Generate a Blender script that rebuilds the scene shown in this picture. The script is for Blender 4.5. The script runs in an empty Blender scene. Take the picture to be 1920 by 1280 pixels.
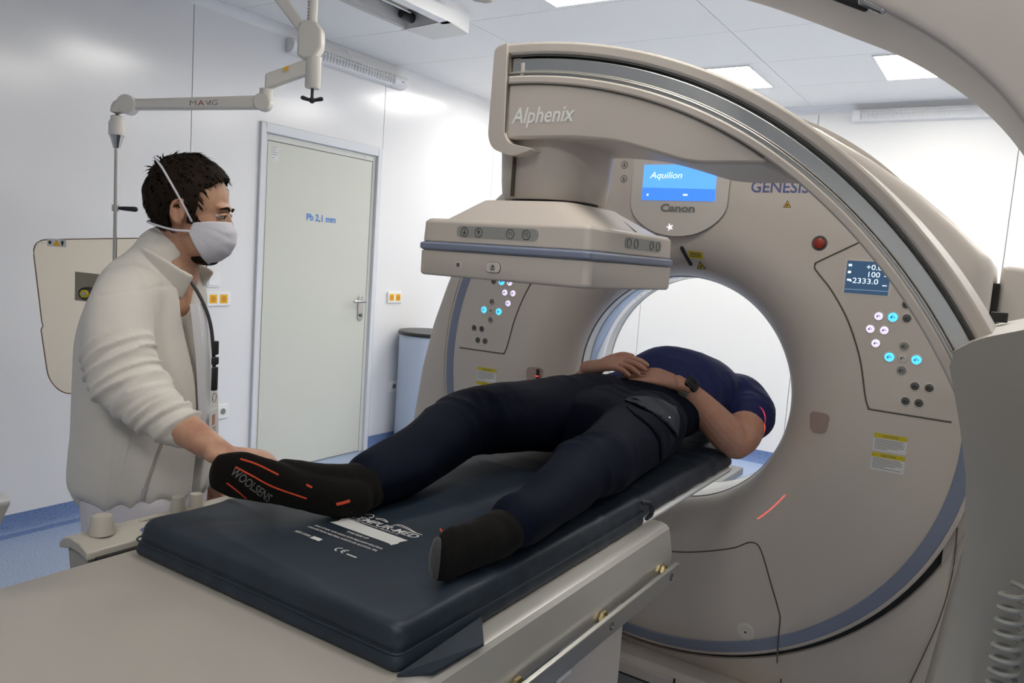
import bpy, bmesh, math, random
import numpy as np
from math import sin, cos, pi, radians, sqrt, atan2
from mathutils import Vector, Matrix, noise

random.seed(7)
SC = bpy.context.scene
COL = SC.collection

# ------------------------------------------------------------------ camera
cam_data = bpy.data.cameras.new('camera')
cam = bpy.data.objects.new('camera', cam_data); COL.objects.link(cam)
cam_data.sensor_width = 36.0
cam_data.lens = 1443.0 / 1920.0 * 36.0
cam_data.clip_start = 0.05
YAW, PITCH, ROLL = radians(32.84), radians(6.08), radians(4.05)
fw = Vector((-sin(YAW)*cos(PITCH), cos(YAW)*cos(PITCH), -sin(PITCH)))
rt = Vector((cos(YAW), sin(YAW), 0)); up = rt.cross(fw)
r2 = rt*cos(ROLL) + up*sin(ROLL); u2 = -rt*sin(ROLL) + up*cos(ROLL)
M = Matrix((r2, u2, -fw)).transposed().to_4x4(); M.translation = Vector((0, 0, 1.5))
cam.matrix_world = M
SC.camera = cam

# ------------------------------------------------------------------ world, exposure
w = bpy.data.worlds.new('world'); SC.world = w; w.use_nodes = True
w.node_tree.nodes['Background'].inputs[0].default_value = (0.85, 0.9, 1.0, 1)
w.node_tree.nodes['Background'].inputs[1].default_value = 0.3
SC.view_settings.view_transform = 'Standard'
SC.view_settings.look = 'None'
SC.view_settings.gamma = 1.0
SC.view_settings.use_curve_mapping = False
SC.view_settings.exposure = 0.32
PANEL_POWER = 12.0      # radiance of the ceiling light panels
LIGHT_SPOTS = [(-3.48, 4.98), (-2.17, 4.98), (-0.86, 4.98), (0.45, 4.98),
               (-2.17, 2.98), (-0.86, 2.98), (0.45, 2.98),
               (-0.86, 1.00), (-0.86, -1.0), (0.45, -1.0)]  # unseen panels added for front light on scanner and table

# ------------------------------------------------------------------ materials
MATS = {}
def mat(name, color, rough=0.5, metal=0.0, coat=0.0, emit=None, emit_s=0.0, bump=0.0, bscale=200.0,
        var=0.0, vscale=20.0, alpha=1.0, trans=0.0, sheen=0.0, spec=0.5, var_col=None, aniso=0.0, stretch=None, sss=0.0):
    if name in MATS: return MATS[name]
    m = bpy.data.materials.new(name); m.use_nodes = True
    nt = m.node_tree; b = nt.nodes['Principled BSDF']
    b.inputs['Base Color'].default_value = (*color, 1)
    b.inputs['Roughness'].default_value = rough
    b.inputs['Metallic'].default_value = metal
    b.inputs['Coat Weight'].default_value = coat
    b.inputs['Specular IOR Level'].default_value = spec
    b.inputs['Sheen Weight'].default_value = sheen
    if sss: b.inputs['Subsurface Weight'].default_value = sss; b.inputs['Subsurface Radius'].default_value = (0.02, 0.008, 0.004); b.inputs['Subsurface Scale'].default_value = 0.5
    if emit:
        b.inputs['Emission Color'].default_value = (*emit, 1); b.inputs['Emission Strength'].default_value = emit_s
    b.inputs['Alpha'].default_value = alpha
    b.inputs['Transmission Weight'].default_value = trans
    if bump or var:
        tc = nt.nodes.new('ShaderNodeTexCoord'); mp = nt.nodes.new('ShaderNodeMapping')
        if stretch: mp.inputs['Scale'].default_value = stretch
        nt.links.new(tc.outputs['Object'], mp.inputs['Vector'])
    if bump:
        n = nt.nodes.new('ShaderNodeTexNoise'); n.inputs['Scale'].default_value = bscale; n.inputs['Detail'].default_value = 3
        bp = nt.nodes.new('ShaderNodeBump'); bp.inputs['Strength'].default_value = bump; bp.inputs['Distance'].default_value = 0.004
        nt.links.new(mp.outputs[0], n.inputs['Vector']); nt.links.new(n.outputs['Fac'], bp.inputs['Height'])
        nt.links.new(bp.outputs[0], b.inputs['Normal'])
    if var:
        n = nt.nodes.new('ShaderNodeTexNoise'); n.inputs['Scale'].default_value = vscale; n.inputs['Detail'].default_value = 4
        mx = nt.nodes.new('ShaderNodeMix'); mx.data_type = 'RGBA'
        c2 = var_col or tuple(max(0, c*(1-var)) for c in color)
        mx.inputs['A'].default_value = (*color, 1); mx.inputs['B'].default_value = (*c2, 1)
        rp = nt.nodes.new('ShaderNodeMapRange'); rp.inputs['From Min'].default_value = 0.35; rp.inputs['From Max'].default_value = 0.65
        nt.links.new(mp.outputs[0], n.inputs['Vector']); nt.links.new(n.outputs['Fac'], rp.inputs['Value'])
        nt.links.new(rp.outputs[0], mx.inputs['Factor']); nt.links.new(mx.outputs['Result'], b.inputs['Base Color'])
    MATS[name] = m
    return m

m_wallw = mat('white_wall_paint', (0.90, 0.895, 0.88), 0.35)
m_wall = mat('wall_paint', (0.86, 0.86, 0.87), 0.24, coat=0.8, bump=0.02, bscale=3.0)
m_wall.node_tree.nodes['Principled BSDF'].inputs['Coat Roughness'].default_value = 0.17
m_wallb = mat('wall_backing', (0.42, 0.43, 0.45), 0.7)
m_ceil = mat('ceiling_paint', (0.95, 0.945, 0.93), 0.5)
m_doorf = mat('door_frame_paint', (0.76, 0.78, 0.82), 0.35)
m_door = mat('door_paint', (0.66, 0.67, 0.60), 0.4)
m_dframe2 = mat('door_inner_frame_paint', (0.68, 0.69, 0.65), 0.4)
m_beige = mat('beige_plastic', (0.60, 0.54, 0.48), 0.36, bump=0.02, bscale=900)
m_beige_l = mat('light_beige_plastic', (0.65, 0.60, 0.545), 0.36, bump=0.02, bscale=900)
m_stand = mat('stand_grey_beige', (0.37, 0.345, 0.30), 0.42, bump=0.02, bscale=900)
m_inner = mat('bore_liner_plastic', (0.78, 0.77, 0.71), 0.3, coat=0.15)
m_bluering = mat('blue_grey_trim', (0.22, 0.25, 0.34), 0.38)
m_dark = mat('dark_gap', (0.015, 0.015, 0.015), 0.6)
m_seam = mat('seam_line', (0.10, 0.085, 0.06), 0.6)
m_alu = mat('brushed_aluminium', (0.72, 0.72, 0.69), 0.32, metal=1.0, bump=0.05, bscale=60, stretch=(1, 1, 12))
m_alu_dark = mat('dark_aluminium', (0.20, 0.20, 0.185), 0.33, metal=1.0)
m_steel = mat('stainless_steel', (0.55, 0.54, 0.52), 0.24, metal=1.0)
m_brass = mat('brass', (0.55, 0.45, 0.22), 0.3, metal=1.0)
m_table = mat('table_cover_satin', (0.41, 0.38, 0.34), 0.33, bump=0.03, bscale=500)
m_tside = mat('table_side_satin_metal', (0.62, 0.60, 0.56), 0.30, metal=0.55)
m_mattress = mat('navy_vinyl', (0.015, 0.026, 0.042), 0.5, var=0.25, vscale=9, bump=0.12, bscale=5)
m_print = mat('white_print', (0.62, 0.62, 0.60), 0.6)
m_white = mat('white_plastic', (0.92, 0.92, 0.92), 0.35)
m_cream = mat('cream_enamel', (0.80, 0.765, 0.70), 0.35)
m_paper = mat('white_label', (0.74, 0.74, 0.73), 0.6)
m_black = mat('black_plastic', (0.02, 0.02, 0.022), 0.4)
m_grey = mat('grey_plastic', (0.22, 0.22, 0.215), 0.5)
m_darkgrey = mat('button_dark', (0.10, 0.10, 0.095), 0.45)
m_midgrey = mat('button_mid', (0.26, 0.25, 0.23), 0.45)
m_yellow = mat('warning_yellow', (0.62, 0.50, 0.02), 0.5)
m_orange = mat('socket_orange', (0.95, 0.50, 0.01), 0.35)
m_btn_white = mat('button_white_lit', (0.7, 0.65, 0.85), 0.4, emit=(0.78, 0.70, 1.0), emit_s=0.75)
m_btn_blue = mat('button_blue_lit', (0.1, 0.5, 0.9), 0.4, emit=(0.07, 0.52, 1.0), emit_s=1.15)
m_red = mat('red_button', (0.32, 0.03, 0.015), 0.35)
m_txt_blue = mat('blue_lettering', (0.10, 0.12, 0.30), 0.4)
m_txt_pb = mat('light_blue_lettering', (0.08, 0.25, 0.65), 0.5)
m_txt_grey = mat('grey_lettering', (0.23, 0.225, 0.21), 0.4)
m_txt_white = mat('pale_lettering', (0.92, 0.91, 0.87), 0.4)
m_txt_dark = mat('dark_lettering', (0.07, 0.07, 0.07), 0.5)
m_skin = mat('skin', (0.52, 0.29, 0.20), 0.5, var=0.25, vscale=22, var_col=(0.50, 0.24, 0.16), sss=0.08, bump=0.12, bscale=160)
m_skin_t = mat('tan_skin', (0.54, 0.31, 0.20), 0.48, var=0.25, vscale=20, var_col=(0.42, 0.20, 0.125), sss=0.08, bump=0.12, bscale=160)
m_fleece = mat('cream_fleece', (0.70, 0.66, 0.60), 0.95, sheen=0.25, bump=0.35, bscale=420, spec=0.15)
m_cotton_w = mat('white_cotton', (0.70, 0.69, 0.72), 0.85, bump=0.15, bscale=300, spec=0.2)
m_lilac = mat('pale_lilac_cotton', (0.66, 0.63, 0.66), 0.85, bump=0.2, bscale=60, spec=0.2)
m_mask = mat('mask_cotton', (0.66, 0.65, 0.70), 0.85, bump=0.25, bscale=35, spec=0.2)
m_navy = mat('navy_jersey', (0.011, 0.017, 0.085), 0.62, sheen=0.05, bump=0.1, bscale=300, spec=0.25)
m_trous = mat('dark_navy_twill', (0.003, 0.0055, 0.014), 0.72, bump=0.15, bscale=250, spec=0.1)
m_trous2 = mat('dark_pocket_twill', (0.006, 0.011, 0.023), 0.6, bump=0.15, bscale=250, spec=0.3)
m_sock = mat('black_wool', (0.010, 0.0092, 0.0085), 0.95, sheen=0.05, bump=0.5, bscale=260, spec=0.05)
m_sock_or = mat('orange_knit', (0.55, 0.06, 0.02), 0.9)
m_sock_gr = mat('grey_knit', (0.17, 0.17, 0.17), 0.9)
m_hair = mat('dark_brown_hair', (0.012, 0.0075, 0.005), 0.75, var=0.5, vscale=60, var_col=(0.02, 0.012, 0.007), bump=0.3, bscale=140, spec=0.12, stretch=(1, 1, 1))
m_eye = mat('eye_white', (0.6, 0.58, 0.55), 0.2)

# glass of the hanging radiation shield: slightly amber lead glass
def glass_mat():
    m = bpy.data.materials.new('lead_glass'); m.use_nodes = True
    nt = m.node_tree; nt.nodes.remove(nt.nodes['Principled BSDF'])
    out = nt.nodes['Material Output']
    t = nt.nodes.new('ShaderNodeBsdfTransparent'); t.inputs[0].default_value = (0.96, 0.915, 0.83, 1)
    g = nt.nodes.new('ShaderNodeBsdfGlossy'); g.inputs['Roughness'].default_value = 0.05
    fr = nt.nodes.new('ShaderNodeFresnel'); fr.inputs[0].default_value = 1.45
    mx = nt.nodes.new('ShaderNodeMixShader')
    nt.links.new(fr.outputs[0], mx.inputs[0]); nt.links.new(t.outputs[0], mx.inputs[1]); nt.links.new(g.outputs[0], mx.inputs[2])
    nt.links.new(mx.outputs[0], out.inputs[0])
    return m
m_glass = glass_mat()

def floor_mat(name, base, dark, light, rough):
    m = bpy.data.materials.new(name); m.use_nodes = True
    nt = m.node_tree; b = nt.nodes['Principled BSDF']; b.inputs['Roughness'].default_value = rough
    tc = nt.nodes.new('ShaderNodeTexCoord')
    v = nt.nodes.new('ShaderNodeTexNoise'); v.inputs['Scale'].default_value = 130; v.inputs['Detail'].default_value = 2
    cr = nt.nodes.new('ShaderNodeValToRGB'); cr.color_ramp.interpolation = 'CONSTANT'
    e = cr.color_ramp.elements; e[0].position = 0; e[0].color = (*dark, 1); e[1].position = 0.37; e[1].color = (*base, 1)
    k = e.new(0.60); k.color = (*light, 1)
    nt.links.new(tc.outputs['Object'], v.inputs['Vector']); nt.links.new(v.outputs['Fac'], cr.inputs[0]); nt.links.new(cr.outputs[0], b.inputs['Base Color'])
    return m
m_floor = floor_mat('speckled_blue_vinyl', (0.37, 0.46, 0.65), (0.18, 0.25, 0.42), (0.46, 0.55, 0.72), 0.35)
m_skirt = floor_mat('blue_skirting_vinyl', (0.15, 0.23, 0.45), (0.09, 0.14, 0.30), (0.19, 0.28, 0.50), 0.4)

# ------------------------------------------------------------------ mesh helpers
class MB:
    def __init__(s): s.v = []; s.f = []
    def add(s, v, f):
        n = len(s.v); s.v += [tuple(p) for p in v]; s.f += [tuple(i+n for i in q) for q in f]; return s
    def xf(s, M):
        s.v = [tuple(M @ Vector(p)) for p in s.v]; return s

def box(x0, x1, y0, y1, z0, z1):
    m = MB()
    v = [(x, y, z) for x in (x0, x1) for y in (y0, y1) for z in (z0, z1)]
    return m.add(v, [(0,1,3,2),(4,6,7,5),(0,4,5,1),(2,3,7,6),(0,2,6,4),(1,5,7,3)])

def prism(poly, axis, a0, a1):
    """poly: 2-D outline; axis the extrusion axis; the other two keep their order."""
    m = MB(); n = len(poly)
    def P(p, a):
        return {'x': (a, p[0], p[1]), 'y': (p[0], a, p[1]), 'z': (p[0], p[1], a)}[axis]
    m.add([P(p, a0) for p in poly] + [P(p, a1) for p in poly],
          [tuple(range(n))[::-1], tuple(range(n, 2*n))] + [(i, (i+1) % n, (i+1) % n+n, i+n) for i in range(n)])
    return m

def lathe(profile, c, axis='y', n=64, closed=False, a0=0, a1=2*pi):
    """profile: (r, h); c: centre; revolve about axis."""
    m = MB(); full = abs(a1-a0-2*pi) < 1e-6; k = n if full else n+1
    for r, h in profile:
        for i in range(k):
            a = a0 + (a1-a0)*i/n
            if axis == 'y': m.v.append((c[0]+r*cos(a), h, c[2]+r*sin(a)))
            elif axis == 'z': m.v.append((c[0]+r*cos(a), c[1]+r*sin(a), h))
            else: m.v.append((h, c[1]+r*cos(a), c[2]+r*sin(a)))
    L = len(profile)
    for j in range(L if closed else L-1):
        jj = (j+1) % L
        for i in range(n):
            i2 = (i+1) % k if full else i+1
            m.f.append((j*k+i, j*k+i2, jj*k+i2, jj*k+i))
    if not closed:
        if profile[0][0] > 1e-6 and full and getattr(lathe, 'cap', True):
            pass
    return m

def frame(t, upv):
    t = t.normalized(); s = t.cross(upv)
    if s.length < 1e-5: s = t.cross(Vector((1, 0.3, 0.1)))
    s.normalize(); return s, s.cross(t).normalized()

def catmull(P, k):
    if len(P) < 3: return [Vector(p) if len(p) == 3 else np.array(p, float) for p in P]
    P = [np.array(p, float) for p in P]; o = []
    Q = [2*P[0]-P[1]] + P + [2*P[-1]-P[-2]]
    for i in range(1, len(Q)-2):
        for j in range(k):
            t = j/k
            o.append(0.5*((2*Q[i]) + (-Q[i-1]+Q[i+1])*t + (2*Q[i-1]-5*Q[i]+4*Q[i+1]-Q[i+2])*t*t + (-Q[i-1]+3*Q[i]-3*Q[i+1]+Q[i+2])*t**3))
    o.append(P[-1]); return o

def tube(path, n=14, up=(0, 0, 1), sub=4, cap=True, closed=False, roundcap=True):
    """path rows: x,y,z,ra[,rb]: ra across (t x up), rb along up."""
    path = [tuple(p) + ((p[3],) if len(p) == 4 else ()) for p in path]
    S = catmull(path, sub) if (sub > 1 and len(path) > 2) else [np.array(p, float) for p in path]
    if roundcap and cap:
        a, b = S[0], S[1]; d = (a[:3]-b[:3]); d = d/np.linalg.norm(d); r = min(a[3], a[4])
        pre = [np.array([*(a[:3]+d*r*sin(t)), a[3]*cos(t), a[4]*cos(t)]) for t in (1.45, 1.1, 0.7, 0.35)]
        a, b = S[-1], S[-2]; d = (a[:3]-b[:3]); d = d/np.linalg.norm(d); r = min(a[3], a[4])
        post = [np.array([*(a[:3]+d*r*sin(t)), a[3]*cos(t), a[4]*cos(t)]) for t in (0.35, 0.7, 1.1, 1.45)]
        S = pre + S + post
    m = MB(); L = len(S); upv = Vector(up)
    for i, p in enumerate(S):
        t = Vector(S[min(i+1, L-1)][:3]) - Vector(S[max(i-1, 0)][:3])
        s, u = frame(t, upv); c = Vector(p[:3])
        for j in range(n):
            a = 2*pi*j/n; m.v.append(tuple(c + s*(p[3]*cos(a)) + u*(p[4]*sin(a))))
    for i in range(L-1):
        for j in range(n):
            m.f.append((i*n+j, i*n+(j+1) % n, (i+1)*n+(j+1) % n, (i+1)*n+j))
    if cap:
        m.f.append(tuple(range(n))[::-1]); m.f.append(tuple((L-1)*n+j for j in range(n)))
    return m

def ellipsoid(c, r, rot=None, nu=24, nv=16):
    m = MB(); R = rot or Matrix.Identity(3)
    for j in range(nv+1):
        th = pi*j/nv
        for i in range(nu):
            a = 2*pi*i/nu
            m.v.append(tuple(Vector(c) + R @ Vector((r[0]*sin(th)*cos(a), r[1]*sin(th)*sin(a), r[2]*cos(th)))))
    for j in range(nv):
        for i in range(nu):
            m.f.append((j*nu+i, j*nu+(i+1) % nu, (j+1)*nu+(i+1) % nu, (j+1)*nu+i))
    return m

def cyl(p0, p1, r, n=16, r1=None):
    a, b = Vector(p0), Vector(p1); s, u = frame(b-a, Vector((0, 0, 1))); m = MB(); r1 = r if r1 is None else r1
    for c, q in ((a, r), (b, r1)):
        for j in range(n): m.v.append(tuple(c + s*(q*cos(2*pi*j/n)) + u*(q*sin(2*pi*j/n))))
    m.f = [(j, (j+1) % n, (j+1) % n+n, j+n) for j in range(n)] + [tuple(range(n))[::-1], tuple(range(n, 2*n))]
    return m

def join(*ms):
    o = MB()
    for m in ms: o.add(m.v, m.f)
    return o

def arc_warp(a):
    t = min(1, max(0, (radians(86)-a)/radians(30))); return .0095*t*t*(3-2*t)

def arcband(cx, cz, r0, r1, y0, y1, a0, a1, n):
    m = MB()
    for i in range(n+1):
        a = a0+(a1-a0)*i/n; wq = arc_warp(a) if abs(cx+1.07) < 1e-6 else 0
        for r, y in ((r0+wq, y0), (r1+wq, y0), (r1+wq, y1), (r0+wq, y1)): m.v.append((cx+r*cos(a), y, cz+r*sin(a)))
    for i in range(n):
        for k in range(4): m.f.append((i*4+k, i*4+(k+1) % 4, i*4+4+(k+1) % 4, i*4+4+k))
    m.f += [(0, 1, 2, 3), (n*4+3, n*4+2, n*4+1, n*4)]
    return m

def mesh_of(mb, name='mesh'):
    me = bpy.data.meshes.new(name); me.from_pydata(mb.v, [], mb.f); me.update()
    bm = bmesh.new(); bm.from_mesh(me); bmesh.ops.remove_doubles(bm, verts=bm.verts, dist=1e-6)
    bmesh.ops.recalc_face_normals(bm, faces=bm.faces); bm.to_mesh(me); bm.free()
    return me

WL = {}
def place(o, loc=(0, 0, 0), parent=None):
    loc = Vector(loc); WL[o.name] = loc
    if parent is not None:
        o.parent = parent; o.location = loc - WL[parent.name]
    else: o.location = loc
    return o

def obj(name, mb, m, parent=None, bevel=0.0, seg=2, smooth=True, angle=35, loc=(0, 0, 0), kind=None, label=None):
    me = mb if isinstance(mb, bpy.types.Mesh) else mesh_of(mb, name)
    if m is not None:
        me.materials.clear(); me.materials.append(m)
    o = bpy.data.objects.new(name, me); COL.objects.link(o)
    if smooth:
        me.shade_smooth(); me.set_sharp_from_angle(angle=radians(angle))
    if bevel:
        b = o.modifiers.new('bevel', 'BEVEL'); b.width = bevel; b.segments = seg; b.limit_method = 'ANGLE'; b.angle_limit = radians(35); b.use_clamp_overlap = True
        b.harden_normals = False
    place(o, loc, parent)
    if kind: o['kind'] = kind
    if label: o['label'] = label
    return o

def copy_of(o, loc, parent=None, label=None):
    c = o.copy(); COL.objects.link(c); place(c, loc, parent)
    if label: c['label'] = label
    return c

def thing(name, label, cat, loc, group=None):
    o = bpy.data.objects.new(name, None); COL.objects.link(o); o.empty_display_size = 0.1
    place(o, loc); o['label'] = label; o['category'] = cat
    if group: o['group'] = group
    return o

def tag(o, label, cat, group=None):
    o['label'] = label; o['category'] = cat
    if group: o['group'] = group
    return o

def remesh(mb, voxel, smooth=4, factor=0.5, name='body'):
    me = bpy.data.meshes.new(name); me.from_pydata(mb.v, [], mb.f); me.update()
    bm = bmesh.new(); bm.from_mesh(me); bmesh.ops.recalc_face_normals(bm, faces=bm.faces); bm.to_mesh(me); bm.free()
    o = bpy.data.objects.new('tmp', me); COL.objects.link(o)
    r = o.modifiers.new('r', 'REMESH'); r.mode = 'VOXEL'; r.voxel_size = voxel
    if smooth:
        s = o.modifiers.new('s', 'SMOOTH'); s.factor = factor; s.iterations = smooth
    dg = bpy.context.evaluated_depsgraph_get()
    out = bpy.data.meshes.new_from_object(o.evaluated_get(dg)); out.name = name
    bpy.data.objects.remove(o); bpy.data.meshes.remove(me)
    return out

def get_co(me):
    a = np.empty(len(me.vertices)*3); me.vertices.foreach_get('co', a); return a.reshape(-1, 3)
def get_no(me):
    a = np.empty(len(me.vertices)*3); me.vertices.foreach_get('normal', a); return a.reshape(-1, 3)
def set_co(me, co):
    me.vertices.foreach_set('co', co.reshape(-1)); me.update()

def displace(me, fn):
    """fn(co Nx3, no Nx3) -> offset along the normal (N)"""
    co, no = get_co(me), get_no(me)
    set_co(me, co + no*fn(co, no)[:, None])

def nz(co, s=(1, 1, 1), seed=0.0):
    sx, sy, sz = s
    return np.array([noise.noise((p[0]*sx+seed, p[1]*sy+seed*1.7, p[2]*sz-seed)) for p in co])

def ridges(co, s, seed=0.0):
    return 1-2*np.abs(nz(co, s, seed))

def text_mb(s, height, origin, xd, yd, shear=0.0, bold=0.0, align='LEFT', width=None, off=0.0006):
    cu = bpy.data.curves.new('t', 'FONT'); cu.body = s; cu.size = 1.0; cu.shear = shear; cu.offset = bold; cu.resolution_u = 3
    o = bpy.data.objects.new('t', cu); COL.objects.link(o)
    dg = bpy.context.evaluated_depsgraph_get()
    me = bpy.data.meshes.new_from_object(o.evaluated_get(dg))
    co = get_co(me); xd, yd = Vector(xd).normalized(), Vector(yd).normalized(); nrm = xd.cross(yd)
    x0, x1 = co[:, 0].min(), co[:, 0].max(); k = height/0.70; kx = k if width is None else width/(x1-x0)
    m = MB(); ox = {'LEFT': x0, 'CENTER': (x0+x1)/2, 'RIGHT': x1}[align]
    m.add([tuple(Vector(origin) + xd*((p[0]-ox)*kx) + yd*(p[1]*k) + nrm*off) for p in co], [tuple(f.vertices) for f in me.polygons])
    bpy.data.objects.remove(o); bpy.data.curves.remove(cu); bpy.data.meshes.remove(me)
    return m

def flat(poly3, nrm, off=0.0008, th=0.0006):
    """thin solid plate from a planar polygon of 3-D points"""
    n = Vector(nrm).normalized(); k = len(poly3); m = MB()
    m.add([tuple(Vector(p)+n*off) for p in poly3] + [tuple(Vector(p)+n*(off-th)) for p in poly3],
          [tuple(range(k)), tuple(range(k, 2*k))[::-1]] + [(i, (i+1) % k, (i+1) % k+k, i+k) for i in range(k)])
    return m

def strip(pts, r, n=6, sub=4):
    return tube([(*p, r) for p in pts], n=n, sub=sub, roundcap=False)

from mathutils.bvhtree import BVHTree
def bvh_of(o_or_me):
    me = o_or_me.data if hasattr(o_or_me, 'data') else o_or_me
    return BVHTree.FromPolygons([tuple(v.co) for v in me.vertices], [tuple(p.vertices) for p in me.polygons])
def drape(mb, bvh, direction, off=.001, dist=.15, sub=.012):
    bm = bmesh.new(); vs = [bm.verts.new(p) for p in mb.v]
    for f in mb.f:
        try: bm.faces.new([vs[i] for i in f])
        except ValueError: pass
    bmesh.ops.triangulate(bm, faces=bm.faces)
    for _ in range(4):
        L = [e for e in bm.edges if e.calc_length() > sub]
        if not L: break
        bmesh.ops.subdivide_edges(bm, edges=L, cuts=1); bmesh.ops.triangulate(bm, faces=bm.faces)
    D = Vector(direction).normalized()
    for v in bm.verts:
        h = bvh.ray_cast(v.co - D*dist, D)
        if h[0] is not None: v.co = h[0] - D*off
    o = MB(); bm.verts.ensure_lookup_table(); bm.verts.index_update()
    o.v = [tuple(v.co) for v in bm.verts]; o.f = [tuple(v.index for v in f.verts) for f in bm.faces]; bm.free()
    return o

# ================================================================== THE ROOM
XL, XR, YF, YB, ZC = -3.95, 2.2, 6.30, -3.6, 2.82
floor = obj('floor', box(XL-.1, XR+.1, YB-.1, YF+.1, -0.05, 0), m_floor, smooth=False, kind='structure')
ceiling = obj('ceiling', box(XL-.1, XR+.1, YB-.1, YF+.1, ZC+0.012, ZC+0.08), m_wallb, smooth=False, kind='structure')
xs = [XL, -2.78, -1.47, -0.16, 1.15, XR]
ys = [YF] + [5.585-0.66*i for i in range(14)] + [YB]
for i in range(len(xs)-1):
    for j in range(len(ys)-1):
        a0, a1, b0, b1 = xs[i]+.002, xs[i+1]-.002, ys[j+1]+.002, ys[j]-.002
        if b1-b0 < 0.05: continue
        obj('ceiling_tile', box(a0, a1, b0, b1, ZC, ZC+0.012), m_ceil, ceiling, smooth=False)
wl = obj('wall_left', box(XL-.12, XL-.012, YB-.1, YF+.1, 0, ZC), m_wallb, smooth=False, kind='structure')
g = 0.0025
for y0, y1 in ((YB, -1.05), (-1.05, 0.80), (0.80, 2.67), (4.215, 5.61), (5.61, YF)):
    obj('wall_panel', box(XL-.012, XL, y0+g, y1-g, 0.0, ZC), m_wall, wl, smooth=False)
obj('wall_panel', join(box(XL-.012, XL, 2.67+g, 3.135, 0, ZC), box(XL-.012, XL, 3.135, 4.215-g, 2.225, ZC)), m_wall, wl, smooth=False)
wb = obj('wall_back', box(XL-.1, XR+.1, YF+.012, YF+.12, 0, ZC), m_wallb, smooth=False, kind='structure')
px = [XL, -2.75, -1.42, -0.1, 1.1, XR]
for a, b in zip(px[:-1], px[1:]):
    obj('wall_panel', box(a+g, b-g, YF, YF+.012, 0, ZC), m_wallw, wb, smooth=False)
wr = obj('wall_right', box(XR, XR+.12, YB, YF, 0, ZC), m_wallw, smooth=False, kind='structure')
wf = obj('wall_front', box(XL-.1, XR+.1, YB-.12, YB, 0, ZC), m_wall, smooth=False, kind='structure')
# rounded cove where wall meets ceiling
def cove(name, p0, p1, inward):
    a = []
    for t in range(7):
        q = pi/2*t/6; a.append((0.055*(1-sin(q)), -0.055*(1-cos(q))))
    poly = [(0, 0)] + a
    m = MB(); n = len(poly)
    for P in (p0, p1):
        for u, v in poly: m.v.append((P[0]+inward[0]*u, P[1]+inward[1]*u, ZC+v))
    m.f = [tuple(range(n))[::-1], tuple(range(n, 2*n))] + [(i, (i+1) % n, (i+1) % n+n, i+n) for i in range(n)]
    return obj(name, m, m_wall, kind='structure')
cove('trim_1', (XL, YB, 0), (XL, YF, 0), (1, 0))
cove('trim_2', (XL, YF, 0), (XR, YF, 0), (0, -1))
def skirting(name, p0, p1, inward):
    poly = [(0.05, 0), (0.022, 0.010), (0.006, 0.035), (0.004, 0.10), (0, 0.10), (0, 0)]
    m = MB(); n = len(poly)
    for P in (p0, p1):
        for u, v in poly: m.v.append((P[0]+inward[0]*u, P[1]+inward[1]*u, v))
    m.f = [tuple(range(n))[::-1], tuple(range(n, 2*n))] + [(i, (i+1) % n, (i+1) % n+n, i+n) for i in range(n)]
    return m
obj('baseboard_left', join(skirting('', (XL, YB, 0), (XL, 3.135, 0), (1, 0)), skirting('', (XL, 4.19, 0), (XL, YF, 0), (1, 0))), m_skirt, kind='structure')
obj('baseboard_back', skirting('', (XL, YF, 0), (XR, YF, 0), (0, -1)), m_skirt, kind='structure')

# door
dr = obj('door_1', box(XL-.03, XL-.002, 3.20, 4.12, 0.008, 2.12), m_door, bevel=.002, kind='structure')
obj('door_frame', join(box(XL-.03, XL+.022, 3.13, 3.165, 0, 2.225), box(XL-.03, XL+.022, 4.155, 4.195, 0, 2.225), box(XL-.03, XL+.022, 3.165, 4.155, 2.165, 2.225)), m_doorf, dr, bevel=.004)
obj('door_stop', join(box(XL-.03, XL-.004+.002, 3.165, 3.195, 0, 2.165), box(XL-.03, XL-.002, 4.125, 4.155, 0, 2.165), box(XL-.03, XL-.002, 3.195, 4.125, 2.125, 2.165)), m_dframe2, dr, bevel=.002)
hp = [(XL+.01, 4.065, 1.125), (XL+.05, 4.065, 1.125), (XL+.058, 4.04, 1.125), (XL+.055, 3.95, 1.125)]
obj('door_handle', tube([(*p, .010) for p in hp], n=12), m_steel, dr)
def pill(y, z0, z1, r, x0, x1):
    pts = [(y+r*cos(a), z1-r+r*sin(a)) for a in np.linspace(0, pi, 10)] + [(y+r*cos(a), z0+r+r*sin(a)) for a in np.linspace(pi, 2*pi, 10)]
    return prism(pts, 'x', x0, x1)
obj('escutcheon', pill(4.065, 0.98, 1.165, .026, XL-.004, XL+.008), m_steel, dr, bevel=.002)
obj('key_cylinder', join(cyl((XL+.004, 4.065, 1.02), (XL+.016, 4.065, 1.02), .011), ), m_darkgrey, dr)
obj('notice', box(XL-.003, XL-.0012, 3.225, 3.285, 2.005, 2.095), m_paper, dr, smooth=False)
obj('notice_print', join(*[box(XL-.0012, XL-.0006, 3.232, 3.232+wd, z, z+.003) for wd, z in ((.04, 2.085), (.03, 2.07), (.045, 2.055), (.04, 2.04), (.02, 2.02))]), m_grey, dr, smooth=False)
obj('closer_badge', pill(0, 4.04, 4.11, .012, 0, .003).xf(Matrix(((1, 0, 0, XL-.002), (0, 0, 1, 0), (0, 1, 0, 2.143), (0, 0, 0, 1)))), m_paper, dr)
obj('door_lettering', text_mb('Pb 2,1 mm', .042, (XL-.002, 3.53, 1.662), (0, 1, 0), (0, 0, 1), bold=.03, width=.26, off=.0015), m_txt_pb, dr, smooth=False)
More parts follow.
